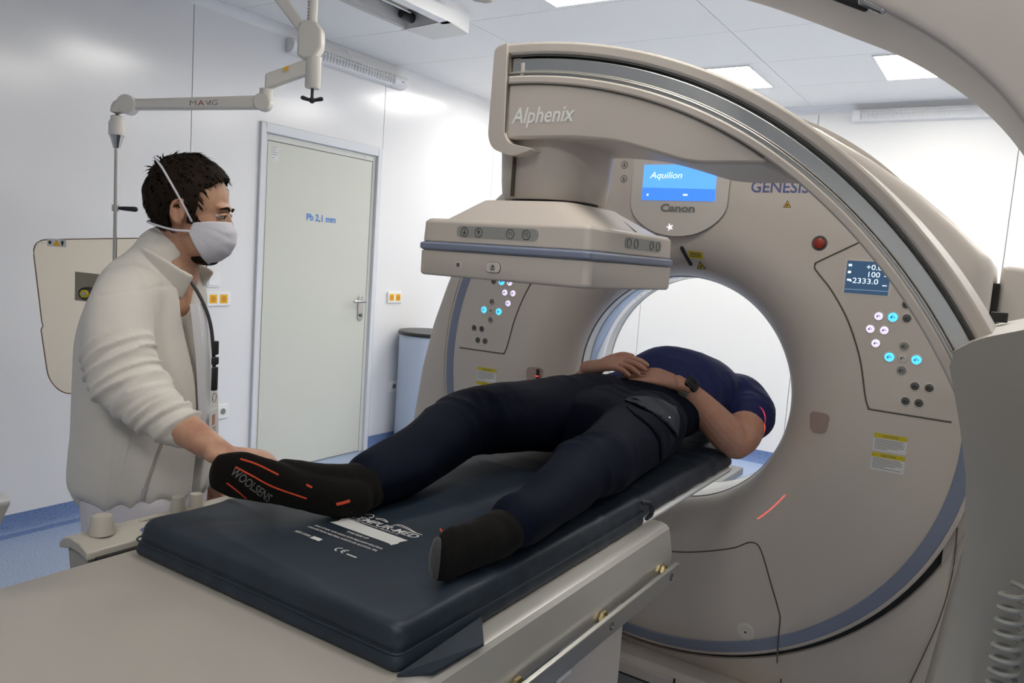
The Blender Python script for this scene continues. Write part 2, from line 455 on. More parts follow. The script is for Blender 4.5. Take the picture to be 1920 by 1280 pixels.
obj('door_gap', join(box(XL-.029, XL-.015, 3.194, 3.201, 0, 2.126), box(XL-.029, XL-.015, 4.119, 4.126, 0, 2.126), box(XL-.029, XL-.015, 3.2, 4.12, 2.119, 2.126)), m_seam, dr, smooth=False)

# ceiling lights
lm = mat('light_diffuser', (0.9, 0.9, 0.9), 0.5, emit=(1.0, 0.965, 0.90), emit_s=PANEL_POWER)
LBL = {0: 'above the patient table end', 1: 'beyond the scanner'}
first = None
vis = {(-2.17, 4.98): 'square white ceiling light half hidden by the curved gantry arm',
       (-0.86, 4.98): 'square white ceiling light above the louvered lamp on the back wall',
       (-2.17, 2.98): 'square white ceiling light cut by the top edge of the photo'}
for k, (x, y) in enumerate(LIGHT_SPOTS):
    lb = vis.get((x, y), 'square white ceiling light outside the picture')  # default also covers the added front panels
    t = thing('ceiling_light', lb, 'ceiling light', (x+.3, y+.275, ZC), None if (x, y) in vis else 'ceiling lights outside the picture')
    if first is None:
        X, Y = x, y
        a = obj('frame', join(box(-.3, .3, -.3, -.29, -.008, 0), box(-.3, .3, .29, .3, -.008, 0), box(-.3, -.29, -.29, .29, -.008, 0), box(.29, .3, -.29, .29, -.008, 0)), m_white, t, smooth=False, loc=(x+.3, y+.275, ZC))
        b = obj('diffuser', box(-.29, .29, -.29, .29, -.006, -.001), lm, t, smooth=False, loc=(x+.3, y+.275, ZC))
        first = (a, b)
    else:
        for q in first: copy_of(q, (x+.3, y+.275, ZC), t)

# louvered lamps on the walls
def louvered_lamp(label, loc, rz, L, n, up_ang):
    t = thing('louvered_lamp', label, 'wall lamp', loc, 'louvered wall lamps')
    t.rotation_euler = (0, 0, rz)
    def P(name, mb, m, **k):
        o = bpy.data.objects.new(name, mesh_of(mb, name)); COL.objects.link(o); o.parent = t; o.data.materials.append(m)
        o.data.shade_smooth(); o.data.set_sharp_from_angle(angle=radians(40)); return o
    # local: x along lamp, y away from the wall, z up
    prof = [(0.0, .045), (.030, .047), (.055, .038), (.068, .018), (.068, -.004), (.058, -.026), (.035, -.042), (0, -.045)]
    back = [(0.0, .045), (.030, .047), (.055, .038), (.060, .030), (.050, .028), (.048, -.02), (.045, -.036), (0, -.045)]
    P('housing', prism([(p[0], p[1]) for p in back], 'x', -L/2+.05, L/2-.03), m_white)
    P('end_cap', prism(prof, 'x', -L/2-.03, -L/2+.10), m_white)
    P('end_cap', prism(prof, 'x', L/2-.045, L/2+.01), m_white)
    P('badge', box(-L/2+.01, -L/2+.04, .0672, .069, -.002, .003), m_txt_blue)
    for k in range(n):
        x = -L/2+.11+(L-.17)*k/(n-1)
        P('louver', prism([(.030, .034), (.055, .034), (.067, .018), (.067, -.004), (.057, -.026), (.038, -.036)], 'x', x-.0022, x+.0022), m_white)
    P('rail_strip', join(box(-L/2+.1, L/2-.04, .060, .068, .008, .012), box(-L/2+.1, L/2-.04, .040, .046, -.038, -.032)), m_white)
    cab = tube([(0, .02, .045, .003), (.0, .03, .065, .003), (.03, .02, .085, .003), (.02, 0.01, .11, .003)], n=6)
    P('cable', cab, m_white)
    return t
louvered_lamp('long white louvered lamp high on the left wall above the door', (XL+.004, 3.83, 2.715), radians(-90), 1.02, 32, 0)
louvered_lamp('long white louvered lamp high on the back wall right of the scanner', (-0.66, YF-.004, 2.735), radians(180), 1.00, 32, 0)

# sockets and switches
def plate_thing(name, label, cat, y, z, wy, hz, group=None):
    t = thing(name, label, cat, (XL, y, z), group)
    obj('plate', box(XL, XL+.012, y-wy/2, y+wy/2, z-hz/2, z+hz/2), m_white, t, bevel=.004)
    return t
def socket(t, y, z, m, s=.052):
    q = obj('insert', box(XL+.010, XL+.0135, y-s/2, y+s/2, z-s/2, z+s/2), m, t, bevel=.004)
    obj('recess', lathe([(.0001, .0141), (.017, .0141), (.019, .0138)], (0, 0, 0), 'z', 16).xf(Matrix(((0, 0, 1, XL), (0, 1, 0, y), (1, 0, 0, z), (0, 0, 0, 1)))), mat('socket_recess_o', (0.72, 0.33, 0.01), .5) if m is m_orange else m_midgrey, q)
t = plate_thing('wall_socket', 'white plate with three orange power sockets behind the standing man', 'socket', 2.835, 1.145, .235, .085)
for k in range(3): socket(t, 2.835+(k-1)*.072, 1.145, m_orange)
t = plate_thing('wall_socket', 'white plate with two orange power sockets right of the door', 'socket', 4.42, 1.15, .155, .085)
for k in (-.5, .5): socket(t, 4.42+k*.072, 1.15, m_orange)
t = plate_thing('wall_socket', 'single white socket low on the wall right of the door', 'socket', 4.465, .46, .085, .09)
socket(t, 4.465, .46, m_white, .045)
t = plate_thing('wall_socket', 'small white socket low on the wall beside the standing man', 'socket', 2.925, .46, .08, .09)
socket(t, 2.925, .46, m_white, .045)
t = plate_thing('wall_switch', 'plain white square wall switch above the orange sockets', 'switch', 2.835, 1.256, .09, .085)
obj('rocker', box(XL+.012, XL+.016, 2.80, 2.87, 1.225, 1.287), m_white, t, bevel=.003)

# drum bin near the wall
t = thing('drum_bin', 'pale blue cylindrical bin with black lid between the door and the scanner', 'bin', (-3.685, 4.57, 0))
obj('barrel', lathe([(.0001, 0), (.235, 0), (.24, .01), (.24, .885), (.0001, .885)], (-3.685, 4.57, 0), 'z', 48), mat('pale_blue_steel', (0.52, 0.60, 0.74), .4), t)
obj('lid', lathe([(.0001, .885), (.25, .885), (.252, .90), (.245, .912), (.0001, .916)], (-3.685, 4.57, 0), 'z', 48), m_black, t)

# low box on the floor behind the scanner
t = thing('floor_box', 'low cream cable box on the blue floor seen through the scanner bore', 'floor box', (-1.8, 5.6, 0))
obj('cover', box(-2.2, -1.70, 5.1, 5.82, 0.0, .055), m_cream, t, bevel=.006)
obj('end_piece', box(-1.695, -1.58, 5.1, 5.82, 0.0, .05), m_grey, t, bevel=.004)

# ceiling rail of the hanging equipment
t = thing('ceiling_rail', 'white ceiling rail housing with an open channel and cable rods', 'ceiling rail', (-2.8, 2.2, ZC))
zb = 2.70
obj('side_profile', join(box(-2.985, -2.945, -.5, 3.27, zb, zb+.02), box(-2.955, -2.945, -.5, 3.27, zb, ZC)), m_white, t, bevel=.003)
obj('side_profile', join(box(-2.685, -2.62, -.5, 3.27, zb, zb+.05), box(-2.65, -2.62, -.5, 3.27, zb+.05, ZC)), m_white, t, bevel=.003)
obj('top_tray', box(-2.62, -2.50, -.5, 3.20, ZC-.045, ZC), m_white, t, bevel=.003)
obj('channel_back', box(-2.94, -2.66, -.5, 3.25, ZC-.03, ZC), m_alu_dark, t)
obj('end_plate', prism([(-2.955, 3.27), (-2.62, 3.23), (-2.655, 3.46), (-2.915, 3.48)], 'z', zb, zb+.004), mat('rail_end_paint', (.74, .73, .70), .4), t, smooth=False)
obj('end_block', prism([(-2.955, 3.27), (-2.62, 3.23), (-2.655, 3.46), (-2.915, 3.48)], 'z', zb+.005, ZC), m_white, t, smooth=False)
obj('black_slot', box(-3.005, -2.99, -.5, 3.19, zb+.012, zb+.02), m_dark, t, smooth=False)
obj('guide_rod', cyl((-2.75, -.5, zb+.05), (-2.75, 3.18, zb+.05), .009), m_alu, t)
obj('guide_rod', cyl((-2.85, -.5, zb+.06), (-2.85, 3.2, zb+.06), .007), m_alu, t)
obj('carriage_plate', box(-2.84, -2.69, 2.95, 3.15, zb+.055, zb+.075), m_alu_dark, t, bevel=.003)
obj('rubber_buffer', lathe([(.0001, 3.17), (.022, 3.17), (.026, 3.19), (.026, 3.26)], (-2.89, 0, zb+.05), 'y', 18), m_black, t)
obj('rubber_buffer', join(cyl((-2.74, 3.16, zb+.05), (-2.74, 3.23, zb+.05), .020), cyl((-2.74, 3.155, zb+.05), (-2.74, 3.165, zb+.05), .012)), m_steel, t, label='metal ring buffer')
obj('cover_clip', box(-2.50, -2.485, 3.0, 3.12, zb+.08, zb+.095), m_darkgrey, t)
obj('cover_clip', box(-2.50, -2.485, 2.76, 2.86, zb+.08, zb+.095), m_darkgrey, t)
t = thing('ceiling_bracket', 'small grey tapered bracket hanging at the top edge beside the rail', 'bracket', (-2.05, 2.72, ZC))
obj('arm', prism([(-2.12, 2.55), (-1.98, 2.62), (-2.045, 2.83), (-2.085, 2.83), (-2.12, 2.79)], 'z', 2.60, 2.66), m_stand, t, bevel=.01)
obj('stem', cyl((-2.05, 2.62, 2.66), (-2.05, 2.62, ZC), .02), m_stand, t)

# ================================================================== HANGING RADIATION SHIELD
t = thing('radiation_shield', 'hanging clear radiation shield on a jointed cream ceiling arm behind the standing man', 'radiation shield', (-2.33, 2.07, ZC))
hx, hy = -2.325, 2.065
obj('ceiling_column', cyl((hx, hy, 2.28), (hx, hy, ZC), .019, 24), m_cream, t)
obj('column_scale', join(*[box(hx-.003, hx+.003, hy-.0205, hy-.0185, 2.30+.012*k, 2.302+.012*k) for k in range(14)]), m_black, t, smooth=False)
d = Vector((-.84, -.54, 0)); side = Vector((.54, -.84, 0))
def arm_prism(p0, p1, h0, h1, wdt, dz0=0, dz1=0, m=m_cream, name='arm', bev=.008, axis=None):
    p0, p1 = Vector(p0), Vector(p1); dd = (p1-p0).normalized(); s = (axis or dd.cross(Vector((0, 0, 1)))).normalized()*wdt/2
    mm = MB(); v = []
    for P, h, z in ((p0, h0, dz0), (p1, h1, dz1)):
        for sg in (-1, 1):
            for hh in (-1, 1): v.append(tuple(P+s*sg+Vector((0, 0, hh*h/2+z))))
    mm.add(v, [(0, 1, 3, 2), (4, 6, 7, 5), (0, 4, 5, 1), (2, 3, 7, 6), (0, 2, 6, 4), (1, 5, 7, 3)])
    return obj(name, mm, m, t, bevel=bev)
arm_prism((-2.53, 1.93, 2.56), (-2.36, 2.045, 2.31), .09, .06, .035, name='upper_arm')
obj('upper_joint', prism([(-.045, 2.20), (-.045, 2.30), (-.03, 2.33), (.02, 2.33), (.045, 2.30), (.045, 2.235), (.02, 2.195), (-.02, 2.19)], 'y', -.03, .03).xf(Matrix.Translation((hx, hy, 0)) @ Matrix.Rotation(radians(32), 4, 'Z')), m_cream, t, bevel=.008)
obj('swivel_sleeve', lathe([(.0001, 2.088), (.026, 2.088), (.029, 2.094), (.029, 2.205), (.0001, 2.205)], (hx+.01, hy+.006, 0), 'z', 28), m_cream, t)
obj('wing_knob', join(cyl((hx+.01, hy+.006, 2.052), (hx+.01, hy+.006, 2.09), .006), ellipsoid((hx+.01, hy+.006, 2.045), (.012, .012, .012)), tube([(hx-.02, hy-.013, 2.052, .008), (hx+.01, hy+.006, 2.045, .006), (hx+.04, hy+.025, 2.052, .008)])), m_black, t)
arm_prism((-2.33, 2.06, 2.165), (-2.455, 1.965, 2.095), .062, .062, .03, name='short_arm')
obj('arm_emblem', flat([(-2.385, 1.998, 2.135), (-2.372, 2.008, 2.142), (-2.372, 2.008, 2.158), (-2.385, 1.998, 2.150)], (.54, -.84, 0), off=.0175), m_orange, t, smooth=False)
obj('elbow_joint', join(cyl((-2.445, 1.962, 2.03), (-2.445, 1.962, 2.07), .024, 20)), m_cream, t)
ej = Vector((-2.452, 1.957, 2.02)); wj = Vector((-2.873, 1.676, 1.975))
arm_prism(ej+Vector((.0, 0, 0)), wj, .052, .040, .034, name='spring_arm', bev=.010)
obj('elbow_disc', cyl(tuple(ej+side*.024), tuple(ej-side*.024), .032, 28), m_cream, t, bevel=.004)
obj('wrist_disc', cyl(tuple(wj+side*.024), tuple(wj-side*.024), .036, 28), m_cream, t, bevel=.004)
mid = ej.lerp(wj, .46)
dx = -d
arm_up = Vector((0, 0, 1))
pt = wj.lerp(ej, .47); sl = (ej-wj).normalized()
for s_, o_, m_ in (('M', 0, m_txt_grey), ('V', .058, m_txt_grey), ('IG', .075, m_txt_grey)):
    obj('arm_lettering', text_mb(s_, .019, tuple(pt+sl*o_+side*.0172+Vector((0, 0, -.010))), tuple(sl), (0, 0, 1), width={'M': .024, 'V': .02, 'IG': .028}[s_]), m_, t, smooth=False)
obj('arm_lettering', text_mb('A', .019, tuple(pt+sl*.030+side*.0172+Vector((0, 0, -.010))), tuple(sl), (0, 0, 1), width=.024), m_red, t, smooth=False, label='red letter A')
hx2, hy2 = -2.905, 1.652
obj('wrist_elbow', tube([(-2.873, 1.676, 1.975, .024), (-2.893, 1.66, 1.972, .024), (hx2, hy2, 1.955, .023), (hx2, hy2, 1.90, .021)], n=18), m_cream, t)
obj('collar', lathe([(.0001, 1.916), (.024, 1.916), (.029, 1.905), (.029, 1.86), (.0001, 1.86)], (hx2, hy2, 0), 'z', 28), m_cream, t)
obj('steel_cone', lathe([(.0001, 1.86), (.026, 1.86), (.012, 1.812), (.0001, 1.812)], (hx2, hy2, 0), 'z', 12), m_steel, t, angle=20)
obj('pole', cyl((hx2, hy2, 1.15), (hx2, hy2, 1.82), .0075, 16), m_steel, t)
obj('pole_clamp', cyl((hx2, hy2, 1.575), (hx2, hy2, 1.60), .014, 18), m_steel, t)
hd = Vector((.84, .54, 0))
obj('clamp_lever', tube([tuple(Vector((hx2, hy2, 1.588))+hd*a)+(r,) for a, r in ((.012, .006), (.03, .008), (.075, .010))], n=12), m_black, t)
# pane: in the plane spanned by hd and z (slightly leaning), offset behind/around the pole
go = Vector((hx2, hy2, 0)) + Vector((.54, -.84, 0))*(-.012)
def gp(a, z): return go + hd*a + Vector((0, 0, z))
def rnd(pts, rad, k=5):
    o = []; n = len(pts)
    for i in range(n):
        p, a, b = np.array(pts[i], float), np.array(pts[i-1], float), np.array(pts[(i+1) % n], float)
        r = rad[i] if isinstance(rad, (list, tuple)) else rad
        if r <= 0: o.append(tuple(p)); continue
        u, v = (a-p), (b-p); lu, lv = np.linalg.norm(u), np.linalg.norm(v); r = min(r, lu*.49, lv*.49)
        q0, q1 = p+u/lu*r, p+v/lv*r
        for j in range(k+1):
            s = j/k; o.append(tuple((1-s)**2*q0 + 2*s*(1-s)*p + s*s*q1))
    return o
pane = rnd([(-.325, 1.445), (.33, 1.50), (.36, 1.42), (.22, .92), (-.20, .85), (-.258, .905), (-.288, 1.10), (-.280, 1.115), (-.285, 1.13)], [.06, .05, .05, .05, .04, .05, .004, .004, .004])
gm = MB(); k = len(pane)
gm.add([tuple(gp(a, z)) for a, z in pane]+[tuple(gp(a, z)+Vector((.54, -.84, 0))*.010) for a, z in pane], [tuple(range(k)), tuple(range(k, 2*k))[::-1]] + [(i, (i+1) % k, (i+1) % k+k, i+k) for i in range(k)])
obj('glass_pane', gm, m_glass, t, angle=30)
obj('pane_edge', tube([(*tuple(gp(a, z)+Vector((.54, -.84, 0))*.005), .0022) for a, z in pane+pane[:1]], n=6, sub=1, roundcap=False), mat('amber_edge', (0.20, 0.11, 0.06), .3), t)
nn = (.54, -.84, 0)
def gq(a0, z0, a1, z1): return [tuple(gp(a0, z0)), tuple(gp(a1, z0)), tuple(gp(a1, z1)), tuple(gp(a0, z1))]
obj('warning_sticker', flat(gq(-.262, 1.425, -.188, 1.455), nn, off=.012), m_paper, t, smooth=False)
obj('sticker_symbol', flat([tuple(gp(-.238, 1.429)), tuple(gp(-.212, 1.429)), tuple(gp(-.225, 1.452))], nn, off=.0128), m_orange, t, smooth=False)
obj('sticker_symbol', join(flat(gq(-.206, 1.43, -.2, 1.45), nn, off=.0128), flat(gq(-.21, 1.44, -.196, 1.444), nn, off=.0128), flat(gq(-.256, 1.434, -.246, 1.446), nn, off=.0128)), m_black, t, smooth=False)
obj('pane_lettering', text_mb('MAVIG', .009, tuple(gp(-.305, 1.432)), tuple(hd), (0, 0, 1), width=.036, off=.0125), m_txt_white, t, smooth=False)
pl = [tuple(gp(a, z)) for a, z in ((-.150, 1.225), (.09, 1.215), (.09, 1.325), (-.150, 1.335))]
obj('mounting_plate', flat(pl, nn, off=.018, th=.008), mat('bronze_steel', (0.40, 0.36, 0.27), .35, metal=.9), t, smooth=False)
kc = gp(-.100, 1.255)
s3 = Vector(nn)
obj('knob', cyl(tuple(kc+s3*.018), tuple(kc+s3*.045), .024, 20), m_black, t, bevel=.004)
obj('knob_cap', join(cyl(tuple(kc+hd*.006+s3*.045), tuple(kc+hd*.006+s3*.058), .017, 6)), m_yellow, t, bevel=.002)
obj('knob_screw', cyl(tuple(kc+hd*.006+s3*.058), tuple(kc+hd*.006+s3*.060), .008, 12), m_steel, t)

# ================================================================== CT SCANNER
BX, BZ, GY = -1.013, 1.0725, 2.565          # bore axis and the plane of the front face
ct = thing('ct_scanner', 'large round beige CT scanner with a blue-grey ring and the patient in its bore', 'scanner', (BX, 2.8, 0))
def GU(x, z):                               # drawing units of the front cover -> metres, about the bore axis
    return BX+(x+1.066)*.95, BZ+(z-1.05)*.95
def upper_cover():
    m = MB(); N = 90; rows = []
    for i in range(N+1):
        a = radians(8)+radians(146)*i/N; r = ray_out(a)
        f = min(1, min(i, N-i)/4)
        for q, y in ((.926, GY+.012-.0125*f), (.94, GY+.012-.012*f), (r-.035, GY+.004), (r-.008, GY+.018), (r+.001, GY+.05), (r+.001, GY+.09)):
            m.v.append((BX+q*cos(a), y, BZ+q*sin(a)))
    for i in range(N):
        for k in range(5): m.f.append((i*6+k, i*6+k+1, i*6+7+k, i*6+6+k))
    return m
def squash(mb):
    o = []
    for x, y, z in mb.v:
        r = math.hypot(x-BX, z-BZ)
        if z < BZ:
            t = min(1, max(0, (r-.5)/.42)); t = t*t*(3-2*t)
            z = BZ+(z-BZ)*(1-.055*t)
        o.append((x, y, z))
    mb.v = o; return mb
c = (BX, 0, BZ)
flare = [(.412+.193*(1-cos(a)), 2.735-.17*sin(a)) for a in np.linspace(0, pi/2, 14)]
front = [(.931, GY+.03), (.931, GY+.004), (.925, GY)] + [(.60+.325*k/6, GY) for k in range(5, -1, -1)] + flare[::-1][1:]
obj('front_cover', squash(lathe(front, c, n=160)), m_beige, ct, angle=50)
obj('trim_ring', squash(lathe([(.929, GY+.004), (.935, GY+.001), (.970, GY+.006), (.974, GY+.012)], c, n=160)), m_bluering, ct)
obj('rim', squash(lathe([(.973, GY+.010), (.979, GY+.010), (.986, GY+.017), (.987, GY+.06)], c, n=160)), m_beige, ct)
obj('dark_gap', squash(lathe([(.97, GY+.045), (1.008, GY+.055)], c, n=120)), m_dark, ct)
obj('bore_liner', lathe([(.412, 2.735), (.412, 3.00), (.416, 3.02), (.43, 3.05), (.50, 3.075), (.62, 3.09)], c, n=128), m_inner, ct)
obj('bore_lip', lathe([(.415, 2.728), (.4105, 2.731), (.4095, 2.738), (.412, 2.742)], c, n=128), m_darkgrey, ct)
obj('bore_window', lathe([(.4115, 2.80), (.4095, 2.803), (.4095, 2.93), (.4115, 2.933)], c, n=64, a0=radians(98), a1=radians(222)), mat('glossy_window', (0.45, 0.50, 0.58), 0.05, coat=1.0, metal=.35), ct)
obj('bore_groove', join(lathe([(.4112, 2.995), (.4102, 2.997), (.4112, 2.999)], c, n=96)), m_grey, ct)
# housing behind the round cover
prof_r = [(0, 2.085), (.10, 2.083), (.24, 2.055), (.43, 1.98), (.59, 1.885), (.73, 1.785), (.845, 1.69), (.945, 1.59)]
right = prof_r + [(.952, 1.56), (.952, 1.30), (.952, 1.0), (.952, .7), (.95, .5), (.93, .3), (.90, .1), (.89, 0)]
left = prof_r + [(1.035, 1.38), (1.10, 1.20), (1.15, .99), (1.19, .70), (1.215, .45), (1.23, .2), (1.235, 0)]
outl = [(BX+x, z) for x, z in right[::-1]] + [(BX-x, z) for x, z in left[1:]]
def ray_out(a):
    dx, dz = cos(a), sin(a); best = None; n = len(outl)
    for i in range(n):
        (x0, z0), (x1, z1) = outl[i], outl[(i+1) % n]
        ex, ez = x1-x0, z1-z0; det = -dx*ez+dz*ex
        if abs(det) < 1e-9: continue
        t = (-(x0-BX)*ez+(z0-BZ)*ex)/det; s = (dx*(z0-BZ)-dz*(x0-BX))/det
        if t > 0 and -1e-6 <= s <= 1+1e-6 and (best is None or t < best): best = t
    return best
def housing_mesh(rows, N=180):
    """rows: (kind, value, y) kind 'o' = outline offset, 'c' = circle radius"""
    m = MB(); angs = [2*pi*i/N for i in range(N)]
    corner = [atan2(0-BZ, outl[0][0]-BX), atan2(0-BZ, outl[-1][0]-BX)]
    for cc in corner:
        cc %= 2*pi; k = min(range(N), key=lambda i: abs(angs[i]-cc)); angs[k] = cc
    R = [ray_out(a) for a in angs]
    for kd, v, y in rows:
        for a, r in zip(angs, R):
            q = r+v if kd == 'o' else v
            x, z = BX+q*cos(a), BZ+q*sin(a)
            if kd == 'c' and v > .6 and z < BZ: z = BZ+(z-BZ)*.945
            if kd == 'o': z = max(z, 0.0)
            m.v.append((x, y, z))
    L = len(rows)
    for j in range(L-1):
        for i in range(N):
            i2 = (i+1) % N; m.f.append((j*N+i, j*N+i2, (j+1)*N+i2, (j+1)*N+i))
    return m
obj('upper_cover', upper_cover(), m_beige, ct, angle=50)
obj('housing', housing_mesh([('c', .97, 2.68), ('c', 1.008, 2.622), ('c', 1.012, 2.612), ('o', -.035, 2.612), ('o', -.010, 2.622), ('o', 0, 2.65), ('o', 0.005, 3.00), ('o', -.03, 3.06), ('c', .62, 3.09)]), m_beige, ct, angle=40)
# right flank cover, separated by a black gap, and the left foot
obj('flank_cover', prism(rnd([(-.045, 1.15), (.30, 1.05), (.30, 1.12), (.06, 1.575), (-.045, 1.585)], [0, 0, .1, .04, .02]), 'y', 2.72, 3.0), m_beige_l, ct, bevel=.02, seg=3)
obj('lower_flank', prism([(-.14, 0), (.30, 0), (.30, 1.15), (-.062, 1.15), (-.062, .8), (-.08, .45)], 'y', 2.632, 3.0), m_beige, ct, bevel=.006)
obj('flank_gap', box(-.064, -.044, 2.70, 2.98, 1.15, 1.53), m_dark, ct, smooth=False)
obj('foot_cover', prism(rnd([(-2.34, 0), (-2.34, .64), (-2.235, .74), (-2.20, .74), (-2.20, 0)], [0, .03, .03, 0, 0]), 'y', 2.66, 3.0), m_beige, ct, bevel=.01)
# seams of the front cover
def seam(pts, y=GY, r=.0028, close=False, sub=6):
    P = [(*((GU(*p))[:1]), y, GU(*p)[1], r) for p in pts]
    return tube(P, n=6, sub=sub, roundcap=False)
cr = [(-.402, 1.655), (-.555, 1.566), (-.567, 1.556), (-.568, 1.541), (-.555, 1.525), (-.507, 1.471), (-.448, 1.38), (-.399, 1.263), (-.370, 1.145), (-.359, 1.112), (-.352, 1.103), (-.337, 1.101), (-.119, 1.099)]
ml = lambda P: [(-2.132-x, z) for x, z in P]
obj('panel_seam', seam(cr), m_seam, ct)
obj('panel_seam', seam(ml(cr)), m_seam, ct)
def surf_y(x, z):
    r = math.hypot(x-BX, z-BZ)
    if r >= .605: return GY
    u = 1-(r-.412)/.193; u = max(-1, min(1, u)); a = math.acos(u)
    return 2.735-.17*sin(a)
low = [(-1.50, .50), (-1.35, .455), (-1.20, .44), (-1.10, .438), (-1.006, .447), (-.883, .475), (-.748, .526), (-.695, .560), (-.675, .568), (-.655, .564), (-.635, .533), (-.599, .446), (-.560, .350), (-.553, .32), (-.552, .246), (-.547, .165)]
LP = []
for p in low:
    x, z = GU(*p); LP.append((x, surf_y(x, z), z, .0026))
obj('panel_seam', tube(LP, n=6, sub=5, roundcap=False), m_seam, ct)
thr = []
for k in range(9):
    a = radians(-96)-radians(2)*k/8; r = .414+.205*k/8; x, z = BX+r*cos(a), BZ+r*sin(a); thr.append((x, surf_y(x, z)-.001, z, .003))
obj('throat_seam', tube(thr, n=6, sub=2, roundcap=False), m_grey, ct)
obj('throat_seam', tube([(x+.012, y, z, .0015) for x, y, z, r in thr], n=6, sub=2, roundcap=False), m_seam, ct)
lx, lz = GU(-.665, .240)
obj('cover_lock', lathe([(.0001, GY-.004), (.004, GY-.004), (.006, GY-.001), (.018, GY-.0035), (.026, GY-.003), (.030, GY)], (lx, 0, lz), n=24), m_beige_l, ct)
obj('lock_hole', lathe([(.0001, GY-.005), (.004, GY-.005)], (lx, 0, lz), n=12), m_dark, ct)
# base drawer and lower seams on the plinth
pl_y = 2.42
obj('plinth', prism([(2.42, 0), (2.42, .125), (2.44, .145), (2.55, .13), (2.62, .10), (2.62, 0)], 'x', -1.62, -.492), m_beige, ct, bevel=.008)
obj('drawer_front', box(-1.50, -.815, pl_y-.010, pl_y, .02, .128), m_beige, ct, bevel=.003)
obj('drawer_recess', box(-1.49, -.83, pl_y-.0115, pl_y-.009, .02, .088), m_grey, ct, smooth=False)
obj('drawer_slot', box(-1.49, -.83, pl_y-.013, pl_y-.009, .086, .091), m_dark, ct, smooth=False)
obj('drawer_gap', box(-.815, -.809, pl_y-.006, pl_y+.001, .003, .132), m_dark, ct, smooth=False)
obj('base_seam', tube([(-.045-.02, 2.609, .80, .0018), (-.062, 2.609, .66, .0018), (-.078, 2.609, .52, .0018), (-.105, 2.609, .40, .0018), (-.135, 2.609, .28, .0018)], n=6, sub=4), m_seam, ct)
obj('base_seam', box(-.512, -.509, 2.607, 2.611, 0, .16), m_seam, ct, smooth=False)
# buttons
def btn_mesh(r, h):
    return lathe([(.0001, -h), (r*.80, -h), (r*.95, -h*.7), (r, 0)], (0, 0, 0), n=20)
btn = {}
def button(x, z, m, r=.0118, h=.003, ring=True):
    X, Z = GU(x, z); y = surf_y(X, Z)
    key = (m.name, r)
    if key not in btn:
        o = obj('button', btn_mesh(r, h), m, ct, loc=(X, y, Z))
        rg = obj('button_rim', lathe([(r, -.001), (r*1.15, -.0022), (r*1.3, 0)], (0, 0, 0), n=20), m_beige_l, o, loc=(X, y, Z))
        ic = obj('button_icon', join(box(-r*.45, -r*.1, -h-.0006, -h+.001, -r*.3, r*.2), box(r*.05, r*.5, -h-.0006, -h+.001, -r*.08, r*.08), box(-r*.2, r*.2, -h-.0006, -h+.001, r*.28, r*.42)),
                 {m_btn_white: m_txt_blue, m_btn_blue: m_txt_pb}.get(m, m_dark), o, smooth=False, loc=(X, y, Z))
        btn[key] = (o, rg, ic)
    else:
        o0, rg, ic = btn[key]; o = copy_of(o0, (X, y, Z), ct)
        copy_of(rg, (X, y, Z), o); copy_of(ic, (X, y, Z), o)
    return o
R_white = [(-.358, 1.402), (-.378, 1.359), (-.337, 1.359), (-.357, 1.315)]
R_dark = [(-.277, 1.403), (-.231, 1.194), (-.191, 1.194), (-.252, 1.143), (-.214, 1.143), (-.283, 1.446)]
R_mid = [(-.275, 1.315), (-.274, 1.238)]
R_blue = [(-.317, 1.403), (-.313, 1.276), (-.236, 1.277)]
for fn in (lambda P: P, ml):
    for p in fn(R_white): button(*p, m_btn_white)
    for p in fn(R_blue): button(*p, m_btn_blue, r=.0135)
    for p in fn(R_dark): button(*p, m_darkgrey)
    for p in fn(R_mid): button(*p, m_midgrey, r=.0125)
    for p in fn([(-.275, 1.277)]): button(*p, m_beige_l, r=.0125)
x, z = GU(-.562, 1.624)
e = obj('emergency_button', lathe([(.0001, -.010), (.012, -.010), (.0165, -.007), (.018, 0)], (0, 0, 0), n=28), m_red, ct, loc=(x, GY, z), label='red round button')
obj('button_rim', lathe([(.017, -.002), (.021, -.003), (.024, 0)], (0, 0, 0), n=28), m_darkgrey, e, loc=(x, GY, z))
x, z = GU(-1.570, 1.624)
obj('emergency_button', e.data, m_red, ct, loc=(x, GY, z), label='red round button')
# control display right
def gpoly(pts, m, name, off=.001, th=.001, parent=ct, label=None):
    P = [(*GU(*p)[:1], GY, GU(*p)[1]) for p in pts]
    return obj(name, flat(P, (0, -1, 0), off=off, th=th), m, parent, smooth=False, label=label)
def gtext(s, x, z, h, m, width=None, shear=0, bold=0.0, name='lettering', align='LEFT', parent=ct, off=.0012):
    X, Z = GU(x, z)
    return obj(name, text_mb(s, h*.95, (X, GY, Z), (1, 0, 0), (0, 0, 1), shear=shear, bold=bold, align=align, width=None if width is None else width*.95, off=off), m, parent, smooth=False)
m_lcd = mat('lcd_dark_blue', (0.02, 0.05, 0.10), .25, emit=(0.03, 0.065, 0.12), emit_s=.8)
m_lcdtxt = mat('lcd_digits', (0.8, 0.85, 0.9), .5, emit=(0.75, 0.9, 1.0), emit_s=.75)
m_scr = mat('screen_blue', (0.02, 0.08, 0.5), .2, emit=(0.06, 0.24, 0.90), emit_s=.9)
m_scr2 = mat('screen_light_blue', (0.05, 0.2, 0.6), .2, emit=(0.11, 0.36, 0.98), emit_s=.95)
gpoly(rnd([(-.476, 1.464), (-.330, 1.464), (-.330, 1.580), (-.476, 1.580)], .006), m_beige_l, 'display_bezel')
s1 = gpoly([(-.469, 1.469), (-.339, 1.469), (-.339, 1.573), (-.469, 1.573)], m_lcd, 'display_screen', off=.0022)
